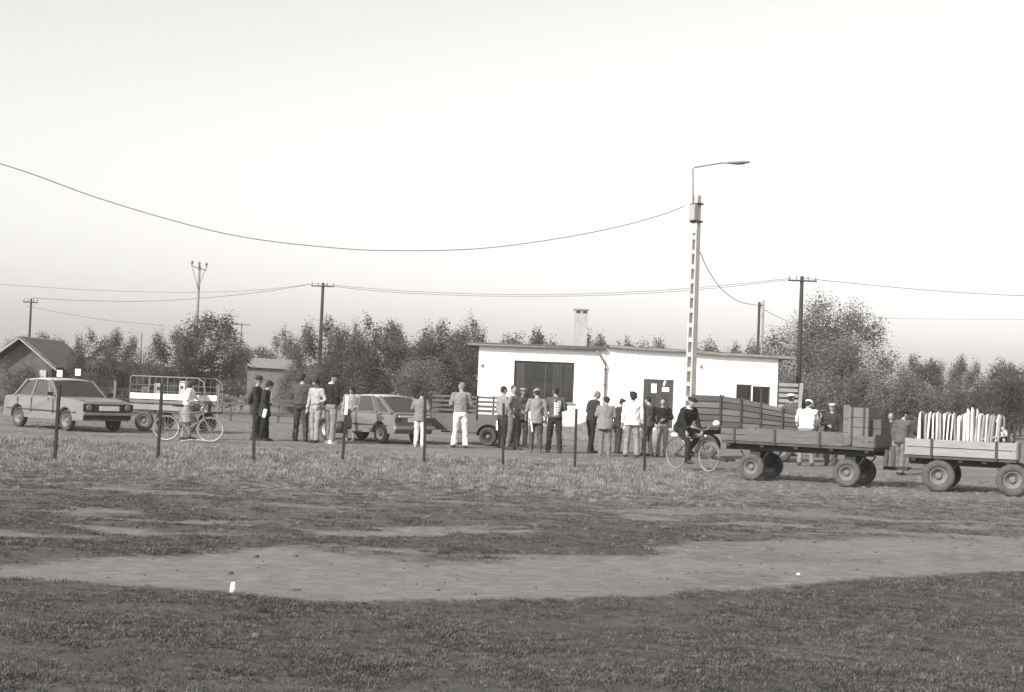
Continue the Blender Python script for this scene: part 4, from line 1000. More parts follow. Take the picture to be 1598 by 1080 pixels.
# trailer 2
p0 = GX(1411, 27.2); p1 = GX(1585, 26.4); d = p1-p0; L2 = d.length; y2 = math.atan2(d.y, d.x)
tr2 = flatbed('pale board sided flatbed trailer at the right edge, carrying white troughs', p0, y2, L2, 1.5, .70, 1.03, M_PLANKL,
    [(0, L2*.24, 1.03), (L2*.24, L2*.82, 1.03), (L2*.82, L2, 1.03)], .31, (L2*.31, L2*.97), dbl=.5, stake_x=(L2*.24, L2*.82))
# pale troughs standing on end
def trough_mesh(name, H, Wt, dep, m):
    mb = MB(); nu, nv = 14, 8; th = .018
    def pt(u, v_, o):                               # u along the height, v across
        a = u*2-1; b2 = v_*2-1; kk = math.sqrt(max(0, 1-abs(a)**7)); 
        return ((dep-o)*math.sqrt(max(0, 1-(b2*b2)))*(.25+.75*kk)+o*0, b2*(Wt/2-o)*(.55+.45*kk), (u)*H)
    for o in (0, th):
        for i in range(nu+1):
            for j in range(nv+1): mb.v.append(pt(i/nu, j/nv, o))
    N_ = (nu+1)*(nv+1)
    for i in range(nu):
        for j in range(nv):
            a = i*(nv+1)+j; mb.f.append((a, a+1, a+nv+2, a+nv+1)); mb.f.append((N_+a+nv+1, N_+a+nv+2, N_+a+1, N_+a))
    for i in range(nu):
        for j in (0, nv):
            a = i*(nv+1)+j; b2 = a+nv+1; mb.f.append((a, b2, N_+b2, N_+a) if j == 0 else (b2, a, N_+a, N_+b2))
    for j in range(nv):
        for i in (0, nu): a = i*(nv+1)+j; mb.f.append((a+1, a, N_+a, N_+a+1) if i == 0 else (a, a+1, N_+a+1, N_+a))
    me = mb.mesh(name, True); me.materials.append(m); return me
TW = [mat('peeled_poplar', .45, .6, 4, .7, .2, 20, stretch=(4, 4, 1)), mat('dull_poplar', .22, .30, 4, .8, .2, 20, stretch=(4, 4, 1)), mat('white_poplar', .76, .84, 4, .7)]
TM = [trough_mesh('trough', .60, .50, .058, m_) for m_ in TW]
k2 = lambda px: L2*(px-1411)/(1585-1411)
ORD = ('first second third fourth fifth sixth seventh eighth ninth tenth eleventh twelfth thirteenth fourteenth fifteenth sixteenth seventeenth eighteenth nineteenth twentieth '
       'twenty-first twenty-second twenty-third twenty-fourth twenty-fifth twenty-sixth twenty-seventh twenty-eighth').split()
spec = [(1431+4.75*k, .96+.03*math.sin(k*2.3)+(.17 if 1504 < 1431+4.75*k < 1519 else .07 if 1484 < 1431+4.75*k < 1500 else 0), (2, 0, 1, 0, 1, 2, 0, 1, 0, 0, 2, 0, 1, 2, 0, 2, 2, 2, 0, 1, 0, 1, 0, 1, 1, 0, 1, 1)[k]) for k in range(28)]
for i, (px, sc_, mi) in enumerate(spec):
    lb = f"{ORD[i]} pale trough from the left in the row standing on the pale trailer"
    o = obj('trough', TM[mi]); base = on(tr2, k2(px), .30+.05*rng.uniform(-1, 1), .93 if not 1484 < px < 1500 else .86); o.location = base
    o.scale = (1, 1, sc_*1.08); o.rotation_euler = (R(rng.uniform(-3, 3)), R(rng.uniform(-4, 4)+(5 if px > 1525 else 0)), y2+R(rng.uniform(-9, 9))+(math.pi if px < 1500 else 0)); tag(o, lb, 'trough', 'pale troughs stacked on end on the trailer')
for px, sc_, tl, lb in ((1566, .85, 22, 'trough leaning over to the right at the end of the row'), (1577, .75, 55, 'trough lying tilted on the boards at the right end')):
    o = obj('trough', TM[0]); o.location = on(tr2, k2(px), .35, 1.0); o.rotation_euler = (0, R(-tl if px < 1570 else tl-90), y2); o.scale = (1, 1, sc_); tag(o, lb, 'trough', 'pale troughs stacked on end on the trailer')
MB().box((0, 0, .22), (L2*.86, .9, .24)).build('packing_board', mat('load_dark', .07, .10, 4), None, loc=on(tr2, L2/2, .75, .56)).rotation_euler.z = y2
tag(bpy.data.objects['packing_board'], 'dark packing boards under the white troughs on the pale trailer', 'boards')
for px in (1572, 1580): o = MB().box((0, 0, 0), (.05, .05, .5)).build('rear_stake', WOODP, tr2, loc=(k2(px), .04, 1.15))
o = MB().beam((0, 0, 0), (.6, 0, .13), .06, .03).build('plank', M_PLANKL, None, loc=on(tr2, k2(1528), .1, 1.06)); o.rotation_euler.z = y2; tag(o, 'thin pale plank lying on the side board of the pale trailer', 'plank')

# slatted car trailer behind the hatchback
a, b_ = GX(668, 41.5), GX(779, 40.6); d = b_-a; Ls = d.length; ys_ = math.atan2(d.y, d.x)
st = thing('slatted_trailer', 'small car trailer with slatted upper sides, behind the man in white trousers', 'trailer', a, ys_); Wd = 1.15
for y in (0, Wd):
    MB().box((Ls/2, y, .66), (Ls, .025, .50)).build('side_panel', mat('trailer_panel', .08, .11, 4, .7), st)
    for k in range(4): MB().box((Ls/2, y, 1.02+k*.135), (Ls, .022, .06)).build('slat', mat('trailer_slat', .07, .10, 4, .85), st)
    for x in (.04, Ls*.36, Ls*.68, Ls-.04): MB().box((x, y+(-.026 if y == 0 else .026), 1.12), (.05, .03, .72)).build('stake', WOODP, st)
for x in (0, Ls):
    MB().box((x, Wd/2, .66), (.025, Wd-.03, .5)).build('end_panel', mat('trailer_panel', .08, .11, 4, .7), st)
    for k in range(4): MB().box((x, Wd/2, 1.02+k*.135), (.022, Wd-.03, .06)).build('slat', mat('trailer_slat', .07, .10, 4, .85), st)
MB().box((Ls/2, Wd/2, .43), (Ls-.04, Wd-.04, .05)).build('bed', M_FRAME, st)
MB().box((Ls/2+.2, -.02, .37), (Ls*.8, .06, .05)).build('chassis_beam', M_IRON, st)
for y in (-.10, Wd+.10):
    wheel(st, (Ls-.32, y, .28), .28, .17, M_BLACK, M_TYRE)
    MB().lathe([(.33, -.1), (.345, -.1), (.345, .1), (.33, .1)], (Ls-.32, y, .28), 'y', 24)
mg = MB(); pr = []
for k in range(11):
    a_ = math.pi*k/10; pr.append((Ls-.32+.34*math.cos(a_), .30+.34*math.sin(a_)))
for y in (-.10, Wd+.10):
    mb = MB()
    for (xa, za), (xb, zb2) in zip(pr, pr[1:]): mb.add([(xa, y-.1, za), (xb, y-.1, zb2), (xb, y+.1, zb2), (xa, y+.1, za)], [(0, 1, 2, 3)])
    mb.build('mudguard', M_BLACK, st)
MB().box((Ls-.04, -.13, .62), (.05, .02, .28)).build('reflector', M_WHITE, st)
MB().beam((0, Wd/2-.3, .45), (-.75, Wd/2, .42), .05, .06).beam((0, Wd/2+.3, .45), (-.75, Wd/2, .42), .05, .06).build('drawbar', M_IRON, st)
MB().tube([(-.55, Wd/2, 0), (-.55, Wd/2, .5)], .03, 8).build('jockey_stand', M_IRON, st)

# cage trailer at the left
a, b_ = GX(200, 42), GX(317, 41.4); d = b_-a; Lc = d.length; yc = math.atan2(d.y, d.x)
cg = thing('cage_trailer', 'small livestock trailer with a wire cage frame and a white side board', 'trailer', a, yc); Wd = 1.2
CG = mat('cage_steel', .15, .22, 6, .6); zt = P(250, 588, 42).z
MB().box((Lc/2, Wd/2, .62), (Lc-.02, Wd-.02, .05)).build('bed', M_PLANKD, cg)
for y in (0, Wd):
    MB().box((Lc*.46, y-.0, 1.06), (Lc*.92, .025, .17)).build('side_board', M_WHITE, cg)
    MB().box((Lc*.46, y, .90), (Lc*.92, .022, .09)).build('side_board', mat('grey_board', .12, .17), cg)
    MB().box((Lc*.35, y, .73), (Lc*.7, .022, .17)).build('side_board', mat('pale_board2', .20, .26), cg)
    MB().tube([(0, y, .6), (0, y, zt-.03), (.06, y, zt), (Lc-.25, y, zt), (Lc-.06, y, zt-.12), (Lc, y, zt-.4), (Lc, y, .6)], .018, 6).build('cage_frame', CG, cg, True)
    for k in range(1, 12): MB().tube([(Lc*k/12, y, 1.1), (Lc*k/12, y, zt)], .005 if k % 3 else .012, 5).build('cage_bar', CG, cg)
    for z in (1.22, 1.4): MB().tube([(0, y, z), (Lc, y, z)], .006, 5).build('cage_rail', CG, cg)
for x in (.05, Lc*.5, Lc-.28): MB().tube([(x, 0, zt), (x, Wd, zt)], .014, 6).build('cage_hoop', CG, cg)
for ax in (.55, Lc-.5):
    MB().tube([(ax, 0, .3), (ax, Wd, .3)], .03, 8).build('axle', M_IRON, cg)
    for y in (-.05, Wd+.05): wheel(cg, (ax, y, .30), .30, .14, M_HUB, M_TYRED)
MB().box((.62, -.02, .62), (.5, .05, .07)).build('tyre_well_dark', M_BLACK, cg)  # black box painted in for the dark hollow of the tyre well
cgx = lambda px: Lc*(px-200)/(317-200)
for px, w, z0_, h, m_, lb in ((219, .28, .66, .68, mat('grey_box', .1,.14), 'grey box with a dark top at the left inside the cage trailer'), (240, .34, .66, .80, mat('pale_box', .22,.28), 'pale box in the middle of the cage trailer'), (262, .30, .66, .85, M_BLACK, 'dark box inside the cage trailer, right of the iron post'), (276, .20, .66, .88, mat('cream_box', .42, .5), 'pale box right of the dark box inside the cage trailer')):
    o = thing('box', lb, 'box', on(cg, cgx(px), .5, z0_), yc, 'boxes inside the cage trailer'); MB().box((0, 0, h/2), (w, .6, h)).build('carton', m_, o, bevel=.01)
    MB().box((0, -.303, h*.8), (w*.4, .008, .1)).build('hand_hole', M_BLACK, o); MB().box((0, 0, h+.006), (w*.9, .5, .01)).build('lid', mat('dark_lid', .04, .06) if px < 230 else m_, o)

# ------------------------------------------------------------------ bicycles
def bicycle(label, loc, rz, m=M_CHROME, fr=M_BLACK, lean=0, skirt=False):
    t_ = thing('bicycle', label, 'bicycle', loc, rz); t_.rotation_euler.x = lean; r = .335; wb = 1.06
    for x in (0, wb):
        w_ = MB().lathe([(r-.03, -.016), (r-.008, -.016), (r, 0), (r-.008, .016), (r-.03, .016)], n=36).build('wheel', mat('bike_tyre', .12, .17), t_, True, loc=(x, 0, r))
        MB().lathe([(r-.045, -.011), (r-.028, -.013), (r-.028, .013), (r-.045, .011)], n=36).build('rim', M_CHROME, w_)
        sp = MB()
        for k in range(18):
            a = 2*math.pi*k/18; sp.beam((0.02*math.cos(a+.8), .02*(-1)**k, .02*math.sin(a+.8)), ((r-.04)*math.cos(a), 0, (r-.04)*math.sin(a)), .0035, .0035)
        sp.build('spokes', M_CHROME, w_); MB().tube([(0, -.05, 0), (0, .05, 0)], .018, 8).build('hub', M_HUB, w_)
        pr_ = [(x+(r+.025)*math.cos(a), (r+(r+.025)*math.sin(a))) for a in [R((20 if x else 5)+150*k/12) for k in range(13)]]
        mb = MB()
        for (xa, za), (xb, zb2) in zip(pr_, pr_[1:]): mb.add([(xa, -.025, za), (xb, -.025, zb2), (xb, .025, zb2), (xa, .025, za)], [(0, 1, 2, 3)])
        mb.build('mudguard', m, t_)
    bb = (.44, 0, .28); seat = (.27, 0, .86); hd0 = (.90, 0, .62); hd1 = (.84, 0, .84)
    MB().tube([bb, seat], .016, 8).tube([bb, hd0], .018, 8).tube([(.31, 0, .70), (.86, 0, .80)], .016, 8).tube([bb, (0, .05, r)], .011, 6).tube([bb, (0, -.05, r)], .011, 6).tube([(.33, 0, .62), (0, .05, r)], .009, 6).tube([(.33, 0, .62), (0, -.05, r)], .009, 6).tube([hd0, hd1], .02, 8).build('frame', fr, t_, True)
    MB().tube([(.89, .05, .62), (wb, .05, r)], .012, 6).tube([(.89, -.05, .62), (wb, -.05, r)], .012, 6).box((.89, 0, .63), (.04, .12, .03)).build('fork', fr, t_)
    MB().tube([hd1, (.83, 0, .93)], .013, 6).tube([(.62, -.28, .99), (.78, -.25, 1.0), (.86, -.1, .94), (.84, 0, .93), (.86, .1, .94), (.78, .25, 1.0), (.62, .28, .99)], .012, 8).build('handlebar', M_CHROME, t_, True)
    for s in (-1, 1): MB().tube([(.60, s*.283, .99), (.71, s*.262, .997)], .018, 8).build('grip', M_BLACK, t_)
    sd_ = MB(); sd_.rings([(Vector((.10, 0, .93)), Vector((0, .05, 0)), Vector((0, 0, .02))), (Vector((.16, 0, .935)), Vector((0, .11, 0)), Vector((0, 0, .035))), (Vector((.26, 0, .925)), Vector((0, .07, 0)), Vector((0, 0, .03))), (Vector((.40, 0, .92)), Vector((0, .022, 0)), Vector((0, 0, .02)))], 10)
    sd_.build('saddle', M_BLACK, t_, True); MB().tube([seat, (.24, 0, .92)], .013, 6).build('seat_post', M_CHROME, t_)
    MB().lathe([(.07, -.035), (.09, -.035), (.09, -.03), (.07, -.03)], bb, 'y', 24).build('chainring', M_HUB, t_)
    MB().beam((bb[0], -.05, bb[2]), (bb[0]+.12, -.05, bb[2]-.12), .02, .015).beam((bb[0], .05, bb[2]), (bb[0]-.12, .05, bb[2]+.12), .02, .015).build('crank', M_HUB, t_)
    MB().box((bb[0]+.12, -.11, bb[2]-.12), (.08, .09, .025)).build('pedal', M_BLACK, t_); MB().box((bb[0]-.12, .11, bb[2]+.12), (.08, .09, .025)).build('pedal', M_BLACK, t_)
    MB().tube([bb, (0, -.04, r+.03)], .004, 4).tube([bb, (0, -.04, r-.03)], .004, 4).build('chain', M_IRON, t_)
    mb = MB()
    for y in (-.06, 0, .06): mb.tube([(-.22, y, .73), (.20, y, .73)], .006, 5)
    mb.tube([(-.22, -.06, .73), (-.22, .06, .73)], .006, 5).tube([(-.12, .06, .73), (0, .06, r)], .005, 5).tube([(-.12, -.06, .73), (0, -.06, r)], .005, 5); mb.build('carrier_rack', M_HUB, t_)
    MB().ball((.93, 0, .80), (.05, .04, .04), 10, 6).build('headlamp', M_CHROME, t_, True)
    if skirt:
        gd = MB(); gd.lathe([(.06, -.045), (r-.05, -.03), (r-.05, -.028), (.06, -.042)], (0, 0, r), 'y', 24); gd.build('coat_guard', M_BLACK, t_)
    return t_
gb = G(258, 688); bike1 = bicycle('bicycle with pale rims seen side on, held by the woman in the white blouse', gb, R(0), m=M_CHROME, fr=mat('bike_paint', .14, .2), lean=R(-3)); bike1.scale = (1.08, 1, 1)
gb2 = G(1054, 732); bike2 = bicycle('dark bicycle ridden by the man in the dark cap, pointing right', gb2, R(-53), fr=M_BLACK, skirt=False)

# ------------------------------------------------------------------ people
ARMS = {'down': ((.255, -.03, 1.16), (.265, .05, .91)), 'pocket': ((.30, -.09, 1.18), (.215, .05, .97)), 'front': ((.275, -.01, 1.17), (.07, .23, 1.12)), 'hips': ((.40, -.07, 1.21), (.2, .04, 1.03)),
        'behind': ((.27, -.13, 1.17), (.05, -.17, .97)), 'reach': ((.25, .17, 1.24), (.22, .41, 1.16)), 'fold': ((.27, .06, 1.17), (.0, .20, 1.21)), 'stick': ((.28, .0, 1.16), (.27, .16, .98)), 'chin': ((.23, .16, 1.20), (.08, .16, 1.42)), 'clutch': ((.27, -.02, 1.16), (.14, .2, 1.06))}
def CV(v): return v*.55 if v < .55 else v*.8
def person(label, loc, yaw, h, top=('jacket', .15, .80), legs=('trousers', .12), arms=('down', 'down'), lean=0, nod=0, turn=0, hair='short', hair_m=M_HAIRD, hat=None, shoe=.03, fat=1.0, sp=0.02, stride=.03, skin=M_SKIN, collar=None, vest=None, legp=None, face=False, z=0):
    s = h/1.75; t_ = thing('person', label, 'person', (loc[0], loc[1], z), yaw); t_.scale = (s, s, s)
    ML = Matrix.Rotation(-lean, 3, 'X'); piv = Vector((0, 0, .95))
    def T(p):
        p = Vector(p); k = float(sstep(.80, 1.06, p.z)) if lean else 0
        return p.lerp(piv+ML @ (p-piv), k) if k else p
    ak = Vector((0, 0, 0))
    nk = T((0, -.0, 1.49)); MH = ML @ Matrix.Rotation(turn, 3, 'Z') @ Matrix.Rotation(-nod, 3, 'X')
    if lean > .5: MH = Matrix.Rotation(-lean*.7, 3, 'X') @ Matrix.Rotation(turn, 3, 'Z') @ Matrix.Rotation(-nod, 3, 'X')
    H_ = lambda p: nk+MH @ (Vector(p)-Vector((0, 0, 1.49)))
    # joints
    lp = legp or {}
    hipj = [Vector((-.095, 0, .92)), Vector((.095, 0, .92))]
    ank = [Vector(lp.get('la', (-.10-sp, stride, .085))), Vector(lp.get('ra', (.10+sp, -stride, .085)))]
    kne = [Vector(lp.get('lk', (hipj[0].lerp(ank[0], .5)+Vector((0, .025, 0))))), Vector(lp.get('rk', (hipj[1].lerp(ank[1], .5)+Vector((0, .025, 0)))))]
    sh = [Vector((-.185*fat**.5, -.01, 1.425)), Vector((.185*fat**.5, -.01, 1.425))]; el = []; wr = []
    for i, a in enumerate(arms):
        e_, w_ = ARMS[a] if isinstance(a, str) else a; sg = (-1, 1)[i]; el.append(T((e_[0]*sg, e_[1], e_[2]))); wr.append(T((w_[0]*sg, w_[1], w_[2])))
    shT = [T(q_) for q_ in sh]
    def ringset(rs, off=0):
        out = []
        for z_, rx, ry, yo in rs:
            c_ = T((0, yo, z_)); e1 = T((1e-2, yo, z_))-c_; k = float(sstep(.80, 1.06, z_)); my = Matrix.Rotation(-lean*k, 3, 'X') @ Vector((0, 1, 0))
            out.append((c_, Vector((1, 0, 0))*(rx*fat+off), my*(ry*fat+off)))
        return out
    TOR = [(.84, .12, .09, 0), (.90, .155, .11, 0), (.97, .155, .11, 0), (1.08, .135, .095, .0), (1.20, .15, .105, 0), (1.32, .165, .115, 0), (1.41, .165, .10, -.005), (1.46, .115, .075, -.01), (1.49, .06, .055, -.01)]
    b_ = MB(); b_.rings(ringset(TOR), 18)
    b_.tube([T((0, -.012, 1.45)), nk+Vector((0, 0, 0)), H_((0, .008, 1.57))], [.062, .055, .052], 12)
    b_.ball(H_((0, .012, 1.645)), (.075, .092, .105), 16, 12, MH); b_.ball(H_((0, .04, 1.585)), (.052, .055, .055), 12, 8, MH); b_.ball(H_((0, .108, 1.63)), (.013, .022, .024), 8, 6, MH)
    for sg in (-1, 1): b_.ball(H_((sg*.078, .0, 1.635)), (.012, .022, .034), 8, 6, MH)
    ex = MB()
    for i in (0, 1):
        sg = (-1, 1)[i]
        b_.tube([shT[i], shT[i].lerp(el[i], .5), el[i], el[i].lerp(wr[i], .4), wr[i]], [.052, .045, .038, .036, .026], 10)
        d_ = (wr[i]-el[i]).normalized(); x_, y_ = frame_to(d_, Vector((0, 1, 0))); palm = wr[i]+d_*.075
        b_.tube([wr[i]-d_*.02, wr[i]+d_*.03, palm, palm+d_*.02], [.026, .036, .036, .028], 8, .55)
        for fi in range(4):
            o_ = y_*((fi-1.5)*.0) + x_*((fi-1.5)*.019); ln_ = (.066, .078, .073, .055)[fi]; curl = y_*(-.014)
            ex.tube([palm+o_-d_*.01, palm+o_+d_*ln_*.5+curl*.3, palm+o_+d_*ln_*.95+curl*1.6], [.0105, .009, .007], 6)
        ex.tube([wr[i]+d_*.02+x_*sg*.02, wr[i]+d_*.055+x_*sg*.045, wr[i]+d_*.09+x_*sg*.048], [.012, .011, .008], 6)
        b_.tube([hipj[i], kne[i], kne[i].lerp(ank[i], .35), ank[i]], [.085, .055, .056, .036], 12)
        b_.tube([ank[i]+Vector((0, -.04, -.04)), ank[i]+Vector((0, .05, -.05)), ank[i]+Vector((0, .14, -.058))], [.034, .035, .025], 8)
    fuse(b_, 'body', .0125, skin, t_, extra=ex, smooth_it=2)
    # clothing
    kind, tv, hem = top; tm = tv if not isinstance(tv, (int, float)) else mat('cloth', CV(tv), CV(tv)*1.25, 7, .9, .35, 30)
    if legs[0] == 'skirt':
        hm = legs[2]; c_ = MB(); rs = [(hm, .26, .20, .01), (.5*(hm+.9), .22, .165, 0), (.90, .175, .13, 0), (1.05, .145, .105, 0)]
        c_.rings(ringset(rs), 20); fuse(c_, 'skirt', .017, mat('cloth', CV(legs[1]), CV(legs[1])*1.25, 7, .9, .35, 30), t_, fold=.022, fs=8)
    else:
        c_ = MB(); c_.rings(ringset([(.82, .13, .10, 0), (.90, .170, .125, -.005), (.97, .168, .122, 0), (1.06, .15, .108, 0)]), 18); lt = legs[1]
        for i in (0, 1): c_.tube([hipj[i]+Vector((0, 0, .04)), hipj[i].lerp(kne[i], .5), kne[i], kne[i].lerp(ank[i], .5), ank[i]+Vector((0, 0, -.02))], [.105, .092, .078, .075, .068 if len(legs) < 3 else legs[2]], 12)
        fuse(c_, 'trousers', .016, mat('cloth', CV(lt), CV(lt)*1.22, 7, .9, .35, 30), t_, fold=.017, fs=11)
    c_ = MB(); off = .018 if kind in ('jacket', 'coat', 'open') else .010
    rs = []
    hemz = hem; fl = .02 if kind in ('coat', 'open') else .0
    prof_ = [(.60, .20, .15), (.75, .195, .145), (.85, .185, .135), (.95, .175, .125), (1.06, .16, .115), (1.20, .168, .118), (1.32, .183, .125), (1.40, .19, .115), (1.45, .135, .085), (1.485, .075, .068)]
    zs = [hemz]+[p_[0] for p_ in prof_ if p_[0] > hemz+.03]
    for z_ in zs:
        rx = np.interp(z_, [p_[0] for p_ in prof_], [p_[1] for p_ in prof_]); ry = np.interp(z_, [p_[0] for p_ in prof_], [p_[2] for p_ in prof_])
        rs.append((z_, float(rx)+fl*(1 if z_ < 1 else .3), float(ry)+fl*(1 if z_ < 1 else .3), -.005))
    c_.rings(ringset(rs, off), 20)
    sleeve = 1 if kind != 'tshirt' else 0
    for i in (0, 1):
        if sleeve: c_.tube([shT[i].lerp(shT[1-i], .12), shT[i], shT[i].lerp(el[i], .5), el[i], el[i].lerp(wr[i], .5), el[i].lerp(wr[i], .96)], [.07, .076, .066, .06, .053, .045], 12)
        else: c_.tube([shT[i].lerp(shT[1-i], .12), shT[i], shT[i].lerp(el[i], .75)], [.07, .072, .066], 12)
    fuse(c_, {'jacket': 'jacket', 'coat': 'coat', 'open': 'coat', 'shirt': 'shirt', 'pullover': 'pullover', 'blouse': 'blouse', 'tshirt': 'shirt'}[kind], .0155, tm, t_, fold=.021, fs=10)
    if kind == 'open' or vest is not None:          # lighter front showing in the opening, or a panel across the back
        vv = vest if vest is not None else .75
        vm = vv if not isinstance(vv, (int, float)) else mat('cloth', vv, min(vv*1.1, .85), 7, .9)
        sy = 1 if kind == 'open' else -1
        c2 = MB(); rows = []
        for z_ in np.linspace(1.0 if kind == 'open' else .98, 1.42, 9):
            rx = float(np.interp(z_, [p_[0] for p_ in prof_], [p_[1] for p_ in prof_])); ry = float(np.interp(z_, [p_[0] for p_ in prof_], [p_[2] for p_ in prof_]))+off+fl*.3+.012
            for k in range(7):
                u = (k/6*2-1)*(.42 if kind == 'open' else .62)+(0 if kind == 'open' else .28); 
                pt_ = Vector((math.sin(u)*rx*fat*1.05, sy*math.cos(u)*(ry)*fat, z_)); rows.append(T(pt_))
        o_ = 0; fs_ = [(r_*7+k, r_*7+k+1, (r_+1)*7+k+1, (r_+1)*7+k) for r_ in range(8) for k in range(6)]
        inner = [p_-Vector((0, sy*.025, 0)) for p_ in rows]; n0 = len(rows)
        fs_ += [tuple(n0+i_ for i_ in reversed(f_)) for f_ in fs_]
        bd = [k for k in range(7)]+[r_*7+6 for r_ in range(1, 9)]+[8*7+k for k in range(5, -1, -1)]+[r_*7 for r_ in range(7, 0, -1)]
        for a_, b2 in zip(bd, bd[1:]+bd[:1]): fs_.append((a_, n0+a_, n0+b2, b2))
        c2.add(rows+inner, fs_); c2.build('shirt_front' if kind == 'open' else 'checked_back', vm, t_, True)
    if collar is not None:
        c3 = MB(); c3.tube([T((.0, .06, 1.475)), T((.055, .02, 1.49)), T((.05, -.05, 1.50)), T((-.05, -.05, 1.50)), T((-.055, .02, 1.49))], .02, 8, closed=True, cap=False)
        c3.build('collar', mat('collar_cloth', collar, min(collar*1.1, .85), 7, .9), t_, True)
    for i in (0, 1):
        a_ = ank[i]; c4 = MB(); c4.tube([a_+Vector((0, -.075, -.035)), a_+Vector((0, -.03, -.03)), a_+Vector((0, .08, -.045)), a_+Vector((0, .17, -.058)), a_+Vector((0, .2, -.066))], [.035, .048, .045, .038, .02], 10, .9)
        c4.box(a_+Vector((0, .06, -.075)), (.085, .27, .018)); c4.build('shoe', mat('shoe_leather', shoe, shoe*1.4, 8, .6), t_, True)
    # hair, hat
    if hair != 'none':
        hb_ = MB()
        if hair == 'short': hb_.ball(H_((0, -.008, 1.668)), (.083, .098, .092), 16, 12, MH); hb_.ball(H_((0, -.045, 1.625)), (.07, .06, .07), 12, 8, MH)
        elif hair == 'curly':
            hb_.ball(H_((0, -.012, 1.67)), (.095, .108, .10), 16, 12, MH); hb_.ball(H_((0, -.05, 1.61)), (.085, .07, .08), 12, 8, MH)
            for k in range(26):
                a_ = k*2.4; zz = 1.60+.16*((k*7) % 10)/10; hb_.ball(H_((.085*math.cos(a_), -.035+.085*math.sin(a_)*.9, zz)), .026, 8, 6)
        elif hair == 'long': hb_.ball(H_((0, -.015, 1.668)), (.10, .112, .105), 16, 12, MH); hb_.ball(H_((0, -.065, 1.57)), (.10, .08, .14), 14, 10, MH)
        fuse(hb_, 'hair', .011, hair_m, t_, fold=.006, fs=34, smooth_it=1)
    if hat:
        kd, hv = hat; hm_ = mat('hat_felt', hv, min(hv*1.25, .85), 9, .9, .2); c5 = MB()
        ax = MH @ Vector((1, 0, 0)); ay = MH @ Vector((0, 1, 0))
        if kd == 'cap':
            c5.rings([(H_((0, -.005, 1.69)), ax*.092, ay*.108), (H_((0, -.005, 1.715)), ax*.105, ay*.122), (H_((0, 0, 1.745)), ax*.09, ay*.105), (H_((0, 0, 1.758)), ax*.03, ay*.04)], 18)
            c5.rings([(H_((0, .10, 1.688)), ax*.07, ay*.065), (H_((0, .105, 1.70)), ax*.07, ay*.065)], 14)
        elif kd == 'brim':
            c5.rings([(H_((0, 0, 1.688)), ax*.15, ay*.165), (H_((0, 0, 1.70)), ax*.148, ay*.162)], 22)
            c5.rings([(H_((0, 0, 1.695)), ax*.088, ay*.105), (H_((0, 0, 1.76)), ax*.084, ay*.098), (H_((0, 0, 1.79)), ax*.06, ay*.075)], 18)
        elif kd == 'scarf':
            c5.ball(H_((0, -.012, 1.66)), (.094, .108, .105), 16, 12, MH); c5.ball(H_((0, -.02, 1.57)), (.07, .07, .06), 12, 8, MH)
        c5.build('headscarf' if kd == 'scarf' else 'hat', hm_, t_, True)
    if face:
        for sg in (-1, 1): MB().ball(H_((sg*.031, .098, 1.65)), (.013, .006, .008), 8, 6, MH).build('eye', M_HAIRD, t_, True)
        MB().ball(H_((0, .096, 1.578)), (.024, .008, .006), 8, 6, MH).build('mouth', mat('lips', .15, .2), t_, True)
    return t_
def who(px, fy, hy_, **k):
    g = G(px, fy); h = (fy-hy_)*g.y/F_PX*1.0; return dict(loc=g, h=h, **k)
CHECK = bpy.data.materials.new('checked_cloth'); CHECK.use_nodes = True; ct = CHECK.node_tree; cb = ct.nodes['Principled BSDF']; cb.inputs['Roughness'].default_value = .9
_tc = ct.nodes.new('ShaderNodeTexCoord'); _mx = None
def stripes(axis):
    sx = ct.nodes.new('ShaderNodeSeparateXYZ'); ct.links.new(_tc.outputs['Object'], sx.inputs[0]); m1 = ct.nodes.new('ShaderNodeMath'); m1.operation = 'MULTIPLY'; m1.inputs[1].default_value = 15; ct.links.new(sx.outputs[axis], m1.inputs[0])
    m2 = ct.nodes.new('ShaderNodeMath'); m2.operation = 'FRACT'; ct.links.new(m1.outputs[0], m2.inputs[0]); m3 = ct.nodes.new('ShaderNodeMath'); m3.operation = 'LESS_THAN'; m3.inputs[1].default_value = .33; ct.links.new(m2.outputs[0], m3.inputs[0]); return m3.outputs[0]
ad = ct.nodes.new('ShaderNodeMath'); ad.operation = 'MAXIMUM'; ct.links.new(stripes(0), ad.inputs[0]); ct.links.new(stripes(2), ad.inputs[1])
cx_ = ct.nodes.new('ShaderNodeMix'); cx_.data_type = 'RGBA'; cx_.inputs[6].default_value = tone(.78); cx_.inputs[7].default_value = tone(.25); ct.links.new(ad.outputs[0], cx_.inputs[0]); ct.links.new(cx_.outputs[2], cb.inputs['Base Color'])
